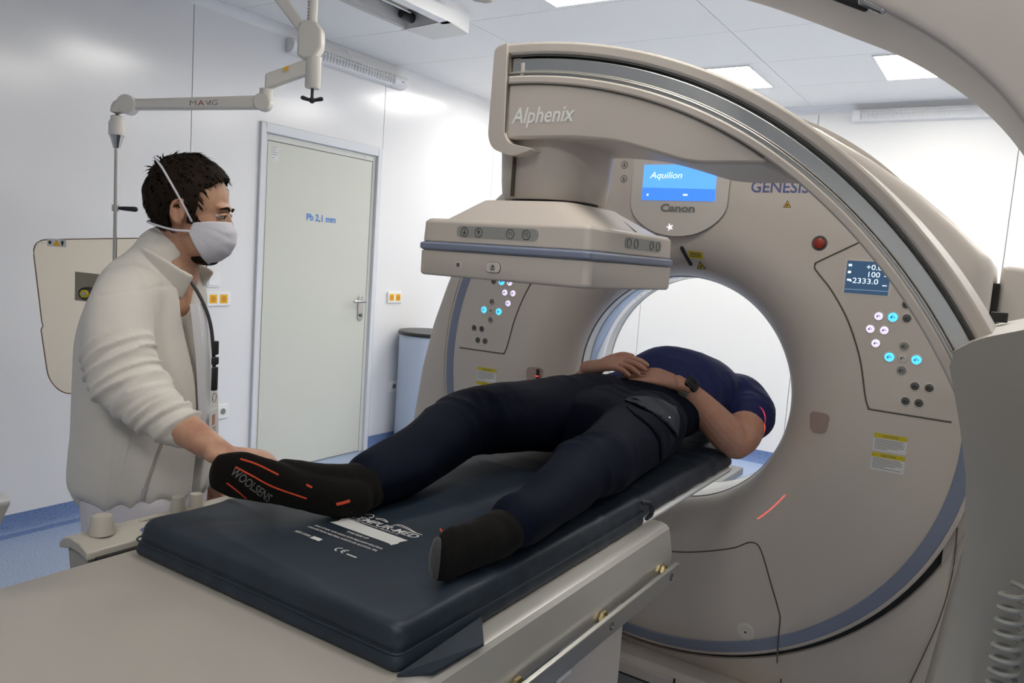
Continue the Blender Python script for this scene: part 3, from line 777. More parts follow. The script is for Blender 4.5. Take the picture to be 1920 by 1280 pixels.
for tx, x, z, h, wd in (('+0.0', -.410, 1.547, .017, .046), ('100', -.402, 1.524, .017, .034), ('-2333.0', -.456, 1.502, .017, .085)):
    gtext(tx, x, z, h, m_lcdtxt, width=wd, parent=s1, name='digits', off=.0032)
for a in ((-.464, 1.555, -.454, 1.562), (-.464, 1.532, -.455, 1.540), (-.464, 1.508, -.452, 1.514), (-.356, 1.528, -.345, 1.530), (-.358, 1.498, -.345, 1.501)):
    gpoly([(a[0], a[1]), (a[2], a[1]), (a[2], a[3]), (a[0], a[3])], m_lcdtxt, 'screen_icon', off=.0032, parent=s1)
gpoly([(-.469, 1.479), (-.339, 1.481), (-.339, 1.484), (-.469, 1.482)], mat('lcd_band', (.1, .15, .2), .3, emit=(0.12, 0.18, 0.26), emit_s=.8), 'screen_line', off=.003, parent=s1)
# centre screen unit
bz = rnd([(-1.252, 1.93), (-1.250, 1.72), (-1.215, 1.675), (-1.150, 1.635), (-1.066, 1.622), (-.982, 1.635), (-.917, 1.675), (-.882, 1.72), (-.880, 1.93)], [.01, .05, .05, .05, .05, .05, .05, .05, .01])
gpoly(bz, m_beige_l, 'screen_surround', off=.010, th=.010)
obj('surround_seam', tube([(GU(*p)[0], GY, GU(*p)[1], .0022) for p in bz], n=6, sub=1, roundcap=False), m_grey, ct)
s2 = gpoly([(-1.206, 1.753), (-.926, 1.753), (-.930, 1.882), (-1.206, 1.882)], m_scr2, 'display_screen', off=.0115)
gpoly([(-1.206, 1.753), (-.926, 1.753), (-.927, 1.795), (-1.206, 1.799)], m_scr, 'screen_band', off=.0125, parent=s2)
gtext('Aquilion', -1.180, 1.833, .023, m_lcdtxt, width=.125, shear=.25, parent=s2, name='screen_lettering', off=.0126)
gpoly([(-1.045, 1.771), (-1.028, 1.771), (-1.028, 1.777), (-1.045, 1.777)], m_lcdtxt, 'screen_icon', off=.0132, parent=s2)
gpoly([(-1.186, 1.769), (-1.179, 1.769), (-1.179, 1.776), (-1.186, 1.776)], m_lcdtxt, 'screen_icon', off=.0132, parent=s2)
gtext('Canon', -1.128, 1.714, .026, m_txt_grey, width=.132, bold=.045, name='maker_lettering', off=.0118)
gtext('GENESIS', -.806, 1.788, .038, m_txt_blue, width=.192, bold=.014, name='model_lettering')
gtext('ONE', -1.495, 1.788, .038, m_txt_blue, width=.10, bold=.004, name='model_lettering')
star = []
for k in range(10):
    a = pi/2+2*pi*k/10+.3; r = .014 if k % 2 == 0 else .004; star.append((-1.085+r*cos(a), 1.657+r*sin(a)))
gpoly(star, mat('lit_star', (.8, .8, .9), .5, emit=(0.9, 0.88, 1.0), emit_s=1.2), 'status_light', off=.0115)
for (x, z) in ((-1.293, 1.884), (-1.291, 1.832)):
    X, Z = GU(x, z)
    o = obj('touch_icon', lathe([(.0105, -.0012), (.0125, -.0016), (.014, -.0003)], (0, 0, 0), n=24), m_grey, ct, loc=(X, GY, Z))
    obj('icon_mark', join(box(-.005, .005, -.0015, 0, -.006, -.002), box(-.003, .003, -.0015, 0, 0, .005)), m_darkgrey, o, smooth=False, loc=(X, GY, Z))
for k in range(3): gpoly([(-1.378, 1.795+.012*k), (-1.366, 1.795+.012*k), (-1.366, 1.801+.012*k), (-1.378, 1.801+.012*k)], m_txt_blue, 'small_print')
# laser slots, stickers
def slot(x0, z0, x1, z1, r, m=m_dark, name='laser_slot'):
    a, b = GU(x0, z0), GU(x1, z1); ya, yb = surf_y(*a), surf_y(*b)
    return obj(name, tube([(a[0], ya, a[1], r), ((a[0]+b[0])/2, (ya+yb)/2, (a[1]+b[1])/2, r), (b[0], yb, b[1], r)], n=12, sub=2), m, ct)
slot(-1.044, 1.585, -1.020, 1.530, .0075)
slot(-1.616, 1.050, -1.612, .985, .0075)
m_lite = mat('laser_emitter', (.3, 0, 0), .4, emit=(1, 0.05, 0.04), emit_s=1.5)
x, z = GU(-1.0185, 1.527); obj('laser_diode', ellipsoid((x, surf_y(x, z)-.007, z), (.002, .002, .002), nu=8, nv=6), m_lite, ct)
x, z = GU(-1.614, 1.028); obj('laser_diode', box(x-.006, x+.006, surf_y(x, z)-.0085, surf_y(x, z)-.006, z-.002, z+.002), m_lite, ct)
def on_cover(pts, name, m, off=.0012):
    P = []
    for p in pts:
        X, Z = GU(*p); P.append((X, surf_y(X, Z)-off, Z))
    o = MB(); k = len(P); o.add(P, [tuple(range(k))]); return obj(name, o, m, ct, smooth=False)
on_cover([(-1.019, 1.551), (-.962, 1.549), (-.965, 1.573), (-1.021, 1.577)], 'warning_sticker', m_yellow, .004)
for k in range(3): on_cover([(-1.014, 1.556+k*.006), (-.970, 1.5545+k*.006), (-.970, 1.557+k*.006), (-1.014, 1.5585+k*.006)], 'sticker_print', m_txt_dark, .005)
on_cover([(-.999, 1.513), (-.961, 1.514), (-.981, 1.541)], 'warning_triangle', m_dark, .003)
on_cover([(-.994, 1.5155), (-.966, 1.5165), (-.981, 1.5365)], 'warning_triangle', m_yellow, .004)
on_cover([(-.984, 1.519), (-.977, 1.519), (-.9765, 1.526), (-.984, 1.526)], 'triangle_mark', m_dark, .005)
on_cover([(-.6915, 1.739), (-.6655, 1.7385), (-.679, 1.763)], 'warning_triangle', m_dark, .0012)
on_cover([(-.6885, 1.7405), (-.6685, 1.740), (-.679, 1.7595)], 'warning_triangle', mat('amber_yellow', (.6, .36, .02), .5), .002)
on_cover([(-.683, 1.744), (-.675, 1.744), (-.679, 1.752)], 'triangle_mark', m_dark, .003)
for base, fn in ((0, lambda x: x), (1, lambda x: -2.132-x)):
    for k, z0 in enumerate((.972, .909)):
        xa, xb = (-.329, -.232) if base == 0 else (-1.909, -1.811)
        gpoly([(xa, z0), (xb, z0), (xb, z0+.057), (xa, z0+.057)], m_paper, 'caution_label', off=.0008)
        gpoly([(xa, z0+.042), (xb, z0+.042), (xb, z0+.057), (xa, z0+.057)], m_yellow, 'caution_header', off=.0014)
        gtext('CAUTION', (xa+xb)/2, z0+.0455, .008, m_txt_dark, width=.044, align='CENTER', name='caution_lettering', off=.002)
        for j in range(7):
            wv = [.088, .083, .09, .086, .09, .07, .04][(j+k) % 7]
            gpoly([(xa+.004, z0+.036-j*.005), (xa+.004+wv*.97, z0+.036-j*.005), (xa+.004+wv*.97, z0+.0378-j*.005), (xa+.004, z0+.0378-j*.005)], m_grey, 'label_print', off=.0013)
# round laser windows in the flare
for sx in (-.503, -1.629):
    P = rnd([(sx-.036, 1.062), (sx+.036, 1.064), (sx+.030, .995), (sx-.026, .990)], .022)
    Q = []
    for p in P:
        X, Z = GU(*p); Q.append((X, surf_y(X, Z)-.001, Z))
    o = MB(); o.add(Q, [tuple(range(len(Q)))])
    o = drape(o, bvh_of(bpy.data.objects['front_cover']), (0, 1, 0), off=.0015, sub=.008)
    obj('laser_window', o, mat('rosy_window', (0.40, 0.30, 0.265), .25), ct, smooth=False)

# ================================================================== C-ARM
CX, CZ, RO = -1.07, .795, 1.213
ca = thing('imaging_gantry', 'curved beige angiography gantry with a metal rail and square detector over the patient', 'c-arm', (-.35, 1.73, 0))
A0, A1 = radians(25), radians(91.2)
y0, y1 = 1.56, 1.90
obj('outer_shell', arcband(CX, CZ, 1.186, RO, y0, y1, A0, A1, 90), m_beige, ca, bevel=.006, seg=3)
obj('rail_groove', arcband(CX, CZ, 1.138, 1.188, y0+.030, y1-.02, A0, radians(90.4), 90), m_alu_dark, ca)
obj('rail_ledge', arcband(CX, CZ, 1.1815, 1.187, y0+.006, y0+.05, A0, radians(90.4), 90), m_alu_dark, ca, bevel=.002)
obj('rail_band', arcband(CX, CZ, 1.1475, 1.1775, y0+.006, y0+.05, A0, radians(89.6), 90), m_alu, ca, bevel=.003)
obj('inner_rail', arcband(CX, CZ, 1.1425, 1.1465, y0+.001, y0+.05, A0, radians(90.2), 90), m_tside, ca, bevel=.002)
obj('inner_step', arcband(CX, CZ, 1.1375, 1.1425, y0+.010, y0+.05, A0, radians(90.2), 90), m_alu, ca)
obj('inner_shell', arcband(CX, CZ, 1.1185, 1.1372, y0-.001, y1, A0, radians(90.6), 110), m_beige, ca, bevel=.004)
# arm panel with the lettering
arc = [(CX+(1.120+arc_warp(a))*cos(a), CZ+(1.120+arc_warp(a))*sin(a)) for a in np.linspace(radians(55.9), radians(90), 24)]
poly = arc + [(-1.070, 1.800), (-1.062, 1.786)] + rnd([(-1.05, 1.785), (-.90, 1.785), (-.78, 1.775), (-.68, 1.748), (-.60, 1.724), (-.448, 1.7225)], [0, .04, .1, .1, .04, 0])[1:]
obj('arm_panel', prism(poly, 'y', y0+.004, y1-.01), m_beige, ca, bevel=.010, seg=3)
obj('end_cap', prism(rnd([(-1.112, 2.000), (-1.076, 2.008), (-1.068, 1.80), (-1.055, 1.775), (-.98, 1.760), (-1.04, 1.742), (-1.10, 1.762), (-1.115, 1.79)], [.016, .004, .004, .02, .02, .02, .03, .02]), 'y', y0-.006, y1+.005), m_beige, ca, bevel=.006, seg=3)
obj('panel_seam', tube([(-1.0695, y0-.001, 1.985, .0018), (-1.067, y0-.001, 1.80, .0018)], n=6, sub=1, roundcap=False), m_seam, ca)
obj('panel_seam', arcband(CX, CZ, 1.1165, 1.1190, y0+.002, y0+.02, radians(56.5), radians(90), 60), m_seam, ca, smooth=False)
obj('panel_lettering', text_mb('Alphenix', .036, (-1.055, y0+.004, 1.822), (1, 0, 0), (0, 0, 1), shear=.22, bold=.012, width=.172, off=.001), m_txt_white, ca, smooth=False)
obj('rail_bracket', join(box(-1.066, -1.045, y0+.010, y0+.05, 1.935, 1.975), prism([(-1.066, 1.93), (-1.03, 1.925), (-1.03, 1.935), (-1.05, 1.965), (-1.066, 1.97)], 'y', y0+.012, y0+.04), box(-1.04, -1.03, y0+.004, y0+.03, 1.925, 1.962)), m_beige_l, ca, bevel=.002)
# column between arm and detector
cxd, cyd = -1.02, 1.735
colm = MB(); N = 40
for z, r, rb in ((1.650, .118, .118), (1.662, .124, .124), (1.70, .127, .13), (1.76, .129, .135), (1.80, .134, .14)):
    for j in range(N):
        a = 2*pi*j/N; s = (abs(cos(a))**2.8+abs(sin(a))**2.8)**(-1/2.8)
        colm.v.append((cxd+r*s*cos(a), cyd+rb*s*sin(a), z))
for i in range(4):
    for j in range(N): colm.f.append((i*N+j, i*N+(j+1) % N, (i+1)*N+(j+1) % N, (i+1)*N+j))
colm.f.append(tuple(range(N))[::-1]); colm.f.append(tuple(4*N+j for j in range(N)))
obj('column', colm, m_beige, ca, angle=50)
obj('column_seam', box(-1.062, -1.0595, 1.590, 1.605, 1.653, 1.78), m_seam, ca, smooth=False)
obj('swivel_gap', lathe([(.0001, 1.640), (.112, 1.640), (.112, 1.652), (.0001, 1.652)], (cxd, cyd, 0), 'z', 40), m_dark, ca)
# detector
dt = (-1.264, -.784, 1.50, 1.985)
def tiers(rows, name, m, rad=.02, bevel=.004, parent=ca, label=None):
    mm = MB(); n = None
    for (xa, xb, ya, yb, z) in rows:
        P = rnd([(xa, ya), (xb, ya), (xb, yb), (xa, yb)], rad, 6); n = len(P)
        mm.v += [(p[0], p[1], z) for p in P]
    for i in range(len(rows)-1):
        for j in range(n): mm.f.append((i*n+j, i*n+(j+1) % n, (i+1)*n+(j+1) % n, (i+1)*n+j))
    mm.f.append(tuple(range(n))[::-1]); mm.f.append(tuple((len(rows)-1)*n+j for j in range(n)))
    return obj(name, mm, m, parent, bevel=bevel, seg=2, angle=30, label=label)
x0, x1, ya, yb = dt
det = tiers([(x0+.004, x1-.004, ya+.004, yb-.004, 1.447), (x0, x1, ya, yb, 1.453), (x0, x1, ya, yb, 1.508)], 'detector_base', m_beige, .018, .003)
tiers([(x0+.004, x1-.004, ya+.004, yb-.004, 1.508), (x0-.004, x1+.004, ya-.004, yb+.004, 1.513), (x0-.004, x1+.004, ya-.004, yb+.004, 1.526), (x0+.004, x1-.004, ya+.004, yb-.004, 1.5305)], 'bumper_strip', m_bluering, .02, .002)
tiers([(x0+.002, x1-.002, ya+.002, yb-.002, 1.5305), (x0+.004, x1-.004, ya+.004, yb-.004, 1.580), (x0+.012, x1-.012, ya+.012, yb-.012, 1.588)], 'detector_cover', m_beige, .02, .003)
tiers([(x0+.045, x1-.012, ya+.012, yb-.04, 1.586), (x0+.115, x1-.085, ya+.050, yb-.13, 1.632), (x0+.125, x1-.095, ya+.06, yb-.14, 1.640)], 'detector_dome', m_beige, .06, .004)
obj('dome_seam', tube([(x1-.20, ya+.30, 1.642, .0018), (x1-.10, ya+.29, 1.632, .0018), (x1-.012, ya+.26, 1.587, .0018)], n=6, sub=2), m_seam, ca)
def pan(xc, z, wd, h, y, name, m, d=.0015, parent=ca, r=None):
    P = rnd([(xc-wd/2, z-h/2), (xc+wd/2, z-h/2), (xc+wd/2, z+h/2), (xc-wd/2, z+h/2)], h/2*.98 if r is None else r, 6)
    return obj(name, prism(P, 'y', y-d, y+.001), m, parent, smooth=False)
fy = ya+.0025
kp = pan(-1.035, 1.5585, .232, .027, fy, 'keypad', mat('keypad_grey', (.34, .34, .315), .35), .001)
for xx, lab in ((-1.127, 'd'), (-1.085, 'u'), (-.995, 'F1'), (-.951, 'F2')):
    kb = obj('key_ring', lathe([(.0098, -.0005), (.0108, -.0012), (.0118, -.0005)], (0, 0, 0), n=24), m_txt_dark, kp, loc=(xx, fy-.0012, 1.5575))
    if lab[0] == 'F': obj('key_lettering', text_mb(lab, .009, (xx, fy-.001, 1.5535), (1, 0, 0), (0, 0, 1), align='CENTER', off=.001), m_txt_dark, kp, smooth=False)
    else:
        s = 1 if lab == 'u' else -1
        obj('key_arrow', join(box(xx-.0008, xx+.0008, fy-.0022, fy-.001, 1.5515, 1.5635), prism([(xx-.005, 1.5575+s*.0005), (xx, 1.5575+s*.0065), (xx+.005, 1.5575+s*.0005), (xx+.003, 1.5575+s*.0003), (xx, 1.5575+s*.004), (xx-.003, 1.5575+s*.0003)], 'y', fy-.0022, fy-.001)), m_txt_dark, kp, smooth=False)
sxm = Matrix(((0, 1, 0, 0), (1, 0, 0, 0), (0, 0, 1, 0), (0, 0, 0, 1)))
P = rnd([(1.68, 1.545), (1.90, 1.545), (1.90, 1.572), (1.68, 1.572)], .013, 6)
kp2 = obj('keypad', prism(P, 'x', x1-.004, x1-.001), mat('keypad_grey', (.34, .34, .315), .35), ca, smooth=False)
for yy in (1.70, 1.74, 1.835, 1.875):
    obj('key_ring', lathe([(.0098, x1-.001), (.0108, x1+.0004), (.0118, x1-.001)], (0, yy, 1.5585), 'x', 24), m_txt_dark, kp2)
obj('ir_window', box(-1.147, -1.129, ya-.001, ya+.002, 1.4695, 1.485), m_beige_l, ca, bevel=.0008)
obj('ir_sensor', box(-1.143, -1.134, ya-.002, ya, 1.473, 1.482), m_darkgrey, ca, smooth=False)
P = rnd([(-1.055, 1.4655), (-1.015, 1.4655), (-1.015, 1.4895), (-1.055, 1.4895)], .0115, 6)
ej_ = obj('eject_button', prism(P, 'y', ya-.003, ya+.001), m_beige_l, ca, bevel=.001)
obj('button_outline', tube([(p[0], ya-.0005, p[1], .0014) for p in P+P[:1]], n=6, sub=1, roundcap=False), m_seam, ej_)
obj('button_icon', join(prism([(-1.041, 1.4785), (-1.029, 1.4785), (-1.035, 1.4845)], 'y', ya-.004, ya-.003), box(-1.041, -1.029, ya-.004, ya-.003, 1.475, 1.4767), box(-1.041, -1.029, ya-.004, ya-.003, 1.4715, 1.4732)), m_txt_dark, ej_, smooth=False)

# stand that carries the C-arm (right edge of the picture)
st = thing('gantry_stand', 'massive grey-beige stand holding the C-arm at the right edge', 'stand', (.35, 1.7, 0))
rows = []
outline = [(-.036, 0.0, 'b'), ]
zs = [0.0, .25, .5, .75, .87, .95, 1.02, 1.10, 1.20, 1.28, 1.34, 1.375]
xl = [-.105, -.095, -.08, -.052, -.038, -.028, -.024, -.025, -.034, -.052, -.068, -.078]
poly = list(zip(xl, zs)) + rnd([(-.082, 1.395), (-.045, 1.425), (.02, 1.448)], [.01, .03, 0], 5) + [(.12, 1.475), (.40, 1.53), (.9, 1.55), (.9, 0)]
obj('stand_body', prism(poly, 'y', 1.45, 2.12), m_stand, st, bevel=.028, seg=4, angle=50)
obj('slot_opening', prism(rnd([(-.04, 1.925), (-.008, 1.935), (-.012, 1.98), (-.04, 1.98)], .008), 'z', 1.440, 1.4605), m_dark, st, smooth=False)
obj('stand_sticker', box(.075, .16, 1.75, 1.80, 1.4745, 1.4755), m_yellow, st, smooth=False)
# coiled hose
hs = []
for k in range(260):
    a = k*.42; hs.append((.052+.018*cos(a), 1.39+.018*sin(a), .70+.0011*k*1.25, .0045))
tag(obj('coiled_cable', tube(hs, n=6, sub=1, roundcap=False), mat('grey_rubber', (.34, .34, .31), .4)), 'pale coiled cable hanging in the bottom right corner before the stand', 'cable')
# curved ceiling-side arm, upper right
ua = thing('support_boom', 'thick curved beige support arm crossing the top right corner', 'support arm', (.3, 1.15, 1.4))
y = 1.10
pts = [(-.55, 1.985), (-.40, 1.938), (-.244, 1.868), (-.16, 1.825), (-.077, 1.764), (-.015, 1.696), (.045, 1.60), (.10, 1.46), (.13, 1.30)]
arm = MB(); S = catmull([np.array(p) for p in pts], 8); L = len(S)
cross = [(0, 0), (.0, .13), (.018, .165), (.06, .185), (.16, .20), (.20, .16), (.20, 0.04), (.16, 0)]
cc = rnd([(0, -.015), (.26, -.015), (.30, .10), (.20, .16), (.05, .12), (0, .075)], [.012, .03, .05, .06, .05, .02], 6)
n = len(cc)
for i, p in enumerate(S):
    tt = np.array(S[min(i+1, L-1)])-np.array(S[max(i-1, 0)]); tt = tt/np.linalg.norm(tt); nn2 = np.array([-tt[1], tt[0]]); nn2 = -nn2 if nn2[1] < 0 else nn2
    for a, b in cc: arm.v.append((p[0]+nn2[0]*(b+.012), y-.06+a, p[1]+nn2[1]*(b+.012)))
for i in range(L-1):
    for j in range(n): arm.f.append((i*n+j, i*n+(j+1) % n, (i+1)*n+(j+1) % n, (i+1)*n+j))
arm.f.append(tuple(range(n))); arm.f.append(tuple((L-1)*n+j for j in range(n))[::-1])
obj('ceiling_mount', join(cyl((-.50, 1.17, 2.03), (-.50, 1.17, ZC-.02), .06, 28), cyl((-.50, 1.17, ZC-.04), (-.50, 1.17, ZC), .14, 36)), m_stand, ua)
obj('stand_bracket', box(.12, .40, 1.15, 1.46, 1.05, 1.38), m_stand, ua, bevel=.02)
obj('arm_body', arm, m_beige, ua, angle=50)
obj('cable_slot', tube([(x, y-.045, z-.001, .006, .008) for x, z in [(-.40, 1.934), (-.32, 1.902), (-.244, 1.866), (-.196, 1.843)]], n=10, sub=3), m_dark, ua)
obj('slot_end', tube([(-.200, y-.050, 1.846, .006), (-.176, y-.050, 1.832, .005)], n=10, sub=1), m_steel, ua)

# ================================================================== PATIENT TABLE
tb = thing('patient_table', 'long grey-beige patient table with a metal side rail in front of the scanner', 'table', (-1.04, .8, 0))
TZ = .872
prof = [(-1.41, TZ-.10), (-1.425, TZ-.06), (-1.425, TZ-.015), (-1.41, TZ)]
rightp = [(-.695, TZ), (-.675, TZ-.001), (-.662, TZ-.006), (-.653, TZ-.016), (-.646, TZ-.04), (-.642, TZ-.075), (-.644, TZ-.098), (-.655, TZ-.104)]
obj('table_top', prism(prof + rightp[:3] + [(-.665, TZ-.03), (-.68, TZ-.10)], 'y', -.75, 1.795), m_table, tb, angle=25, bevel=.003)
obj('side_panel', prism([(-.700, TZ+.0005), (-.676, TZ+.0003), (-.662, TZ-.004), (-.655, TZ-.012), (-.646, TZ-.055), (-.642, TZ-.075), (-.644, TZ-.104), (-.655, TZ-.108), (-.67, TZ-.108), (-.70, TZ-.05)], 'y', -.75, 1.802), m_tside, tb, angle=22, bevel=.0025)
obj('end_cap', prism([(-1.40, TZ-.085), (-1.40, TZ-.003), (-.69, TZ-.003), (-.665, TZ-.008), (-.652, TZ-.03), (-.645, TZ-.085)], 'y', 1.795, 1.806), m_beige_l, tb, bevel=.003)
obj('side_rail', box(-.628, -.617, .20, 1.790, .742, .785), m_alu, tb, bevel=.002)
for yy in (.42, .75, 1.08, 1.41, 1.74):
    b_ = obj('rail_bolt', join(cyl((-.66, yy, .772), (-.628, yy, .772), .008), cyl((-.640, yy, .774), (-.633, yy, .774), .016, 6), cyl((-.652, yy, .772), (-.646, yy, .772), .014)), m_brass, tb)
    obj('rail_screw', join(cyl((-.617, yy, .764), (-.6155, yy, .764), .0095, 14)), m_darkgrey, b_)
    obj('screw_head', cyl((-.6155, yy, .764), (-.615, yy, .762), .004, 6), m_steel, b_)
obj('narrow_board', prism([(-1.305, .858), (-1.315, .872), (-1.31, .878), (-.710, .878), (-.705, .872), (-.715, .858), (-.80, .845), (-1.22, .845)], 'y', 1.60, 2.47), m_white, tb, bevel=.003)
obj('head_board', prism(rnd([(-1.15, 2.40), (-.80, 2.40), (-.80, 3.06), (-1.15, 3.06)], .05), 'z', .858, .879), m_white, tb)
obj('pedestal', prism(rnd([(1.10, 0), (1.10, .62), (1.92, .62), (1.92, 0)], [0, .10, .10, 0]), 'x', -1.32, -.80), m_beige_l, tb, bevel=.02, seg=3)
obj('under_box', prism([(-1.35, .77), (-.72, .77), (-.74, .70), (-.80, .62), (-1.30, .62), (-1.35, .70)], 'y', .2, 1.70), m_stand, tb, bevel=.005)
obj('bracket', join(box(-.80, -.75, 1.22, 1.50, .575, .66)), m_grey, tb, bevel=.003)
obj('bracket_plate', box(-.752, -.745, 1.44, 1.50, .575, .70), m_white, tb, smooth=False)

# mattress
mt = thing('mattress', 'dark navy vinyl mattress with white printing lying on the patient table', 'mattress', (-1.05, 1.3, TZ))
def slab(x0, x1, y0, y1, z0, z1, r): 
    P = rnd([(x0, y0), (x1, y0), (x1, y1), (x0, y1)], r, 5); n = len(P); m = MB()
    cx, cy = (x0+x1)/2, (y0+y1)/2
    for z, k in ((z0, .99), (z0+.006, 1.0), ((z0+z1)/2, .985), (z1-.008, .965), (z1, .948)):
        for p in P:
            dx, dy = p[0]-cx, p[1]-cy
            m.v.append((p[0]-math.copysign((1-k)*.35, dx) if k < 1 else p[0], p[1]-math.copysign((1-k)*.35, dy) if k < 1 else p[1], z))
    for i in range(4):
        for j in range(n): m.f.append((i*n+j, i*n+(j+1) % n, (i+1)*n+(j+1) % n, (i+1)*n+j))
    m.f.append(tuple(range(n))[::-1]); m.f.append(tuple(4*n+j for j in range(n)))
    return m
me = remesh(join(slab(-1.395, -.700, .836, 1.755, TZ+.001, .938, .022)), .0055, 1)
def matt_fn(co, no):
    top = np.clip((co[:, 2]-.915)/.02, 0, 1); sd = 1-top
    a = ridges(co, (1.5, 9, 3), 3.1); b = ridges(co, (9, 2.0, 3), 8.2)
    edge = np.minimum(np.minimum(co[:, 0]+1.395, -.700-co[:, 0]), np.minimum(co[:, 1]-.836, 1.755-co[:, 1]))
    k = np.clip(1-edge/.22, .15, 1)
    w = np.where(np.abs(co[:, 1]-.836) < .06, 1, 0)*sd
    side = -.0035*np.exp(-((co[:, 2]-.902)/.004)**2)*sd
    return top*k*(.0035*a*a*a+.002*b) - .006*np.clip(edge/.1, 0, 1)*top*0 + side + sd*.0025*nz(co, (20, 20, 8), 5)*np.clip((co[:, 2]-TZ)/.01, 0, 1)
displace(me, matt_fn)
obj('mattress_body', me, m_mattress, mt, angle=180)
me = remesh(join(slab(-1.312, -.712, 1.70, 2.495, .880, .926, .012), slab(-1.15, -.80, 2.45, 3.05, .880, .922, .05)), .009, 3)
displace(me, lambda co, no: .003*ridges(co, (3, 10, 3), 1.0))
obj('narrow_section', me, m_mattress, mt, angle=180)
pp = rnd([(-1.3935, .8375), (-.7015, .8375), (-.7015, 1.7535), (-1.3935, 1.7535)], .022, 5)
obj('piping', tube([(p[0], p[1], .903, .0018) for p in pp+pp[:1]], n=6, sub=1, roundcap=False), m_black if False else m_mattress, mt)
obj('strap_flap', flat([(-.700, .835, TZ), (-.663, .845+.03, TZ), (-.655, .995, TZ), (-.700, 1.05, TZ+.012)], (0, 0, 1), off=.006, th=.004), m_mattress, mt, smooth=False)
obj('corner_loop', tube([(-.705, 1.735, .93, .006), (-.692, 1.752, .925, .007), (-.690, 1.762, .90, .006), (-.700, 1.757, .885, .005)], n=8), m_mattress, mt)
# white printing, following the mattress surface
mat_bvh = bvh_of(bpy.data.objects['mattress_body'])
def pr(mb, name='print', m=m_print): return obj(name, drape(mb, mat_bvh, (0, 0, -1)), m, mt, smooth=False)
def poly_z(P, z=.94): m = MB(); m.add([(*p, z) for p in P], [tuple(range(len(P)))]); return m
ZD = .94
pr(poly_z([(-1.119, 1.096), (-1.113, 1.112), (-1.117, 1.127), (-1.110, 1.137), (-1.06, 1.133), (-1.0, 1.131), (-.938, 1.129), (-.944, 1.112), (-.941, 1.102), (-.946, 1.088), (-.953, 1.092), (-1.03, 1.094)]), 'print_panel')
pr(text_mb('TEMPUR-MED', .020, (-1.112, 1.146, ZD), (1, 0, 0), (0, 1, 0), shear=.2, bold=.012, width=.176), 'lettering')
pr(text_mb('PRESSURE RELIEVING PRODUCTS', .006, (-1.118, 1.137, ZD), (1, 0, 0), (0, 1, 0), width=.145), 'lettering')
pr(text_mb('THIS SIDE UP', .0065, (-1.058, 1.080, ZD), (1, 0, 0), (0, 1, 0), bold=.02, width=.058), 'lettering')
pr(text_mb('ONLY STAIN: WIPE CLEAN WITH MILD SOAP SOLUTION', .006, (-1.127, 1.060, ZD), (1, 0, 0), (0, 1, 0), bold=.02, width=.182), 'lettering')
pr(text_mb('DISINFECTION: NEUTRAL AGENTS OR ALCOHOL 70%', .006, (-1.131, 1.046, ZD), (1, 0, 0), (0, 1, 0), bold=.02, width=.186), 'lettering')
pr(text_mb('SIZE CODE:', .007, (-1.130, 1.012, ZD), (1, 0, 0), (0, 1, 0), bold=.02, width=.042), 'lettering')
pr(poly_z([(-1.084, 1.009), (-1.058, 1.009), (-1.060, 1.021), (-1.084, 1.021)]), 'print_panel')
def ring_arc(cx, cy, r0, r1, a0, a1, n=12):
    m = MB()
    for i in range(n+1):
        a = a0+(a1-a0)*i/n; m.v += [(cx+r0*cos(a), cy+r0*sin(a), ZD), (cx+r1*cos(a), cy+r1*sin(a), ZD)]
    m.f = [(2*i, 2*i+1, 2*i+3, 2*i+2) for i in range(n)]; return m
pr(join(ring_arc(-1.000, 1.006, .006, .009, radians(80), radians(280)), ring_arc(-.984, 1.006, .006, .009, radians(80), radians(280)), poly_z([(-.992, 1.0047), (-.984, 1.0047), (-.984, 1.0073), (-.992, 1.0073)])), 'ce_mark')
pr(poly_z([(-.975, .998), (-.950, .998), (-.950, 1.002), (-.975, 1.002)]), 'lettering')
def wave(P, r=.0012):
    S = catmull([np.array(p) for p in P], 6); m = MB()
    for i, p in enumerate(S):
        q = S[min(i+1, len(S)-1)]-S[max(i-1, 0)]; q = q/np.linalg.norm(q); n_ = np.array([-q[1], q[0]])*r
        m.v += [(p[0]+n_[0], p[1]+n_[1], ZD), (p[0]-n_[0], p[1]-n_[1], ZD)]
    m.f = [(2*i, 2*i+1, 2*i+3, 2*i+2) for i in range(len(S)-1)]; return m
pr(join(wave([(-1.105, 1.173), (-1.095, 1.187), (-1.085, 1.188), (-1.078, 1.178), (-1.083, 1.173), (-1.075, 1.172)]), wave([(-1.070, 1.178), (-1.055, 1.186), (-1.035, 1.178)]), wave([(-1.068, 1.176), (-1.05, 1.179), (-1.036, 1.176)]),
        wave([(-1.015, 1.170), (-1.008, 1.184), (-.985, 1.181), (-.955, 1.172), (-.937, 1.171)]), wave([(-1.01, 1.178), (-.985, 1.176), (-.955, 1.170)])), 'emblem')
pr(join(*[wave([(-1.125+.07*k, .848+.0*k), (-1.10+.07*k, .848)], .0001) for k in range(1)]), 'stitch', m_mattress)

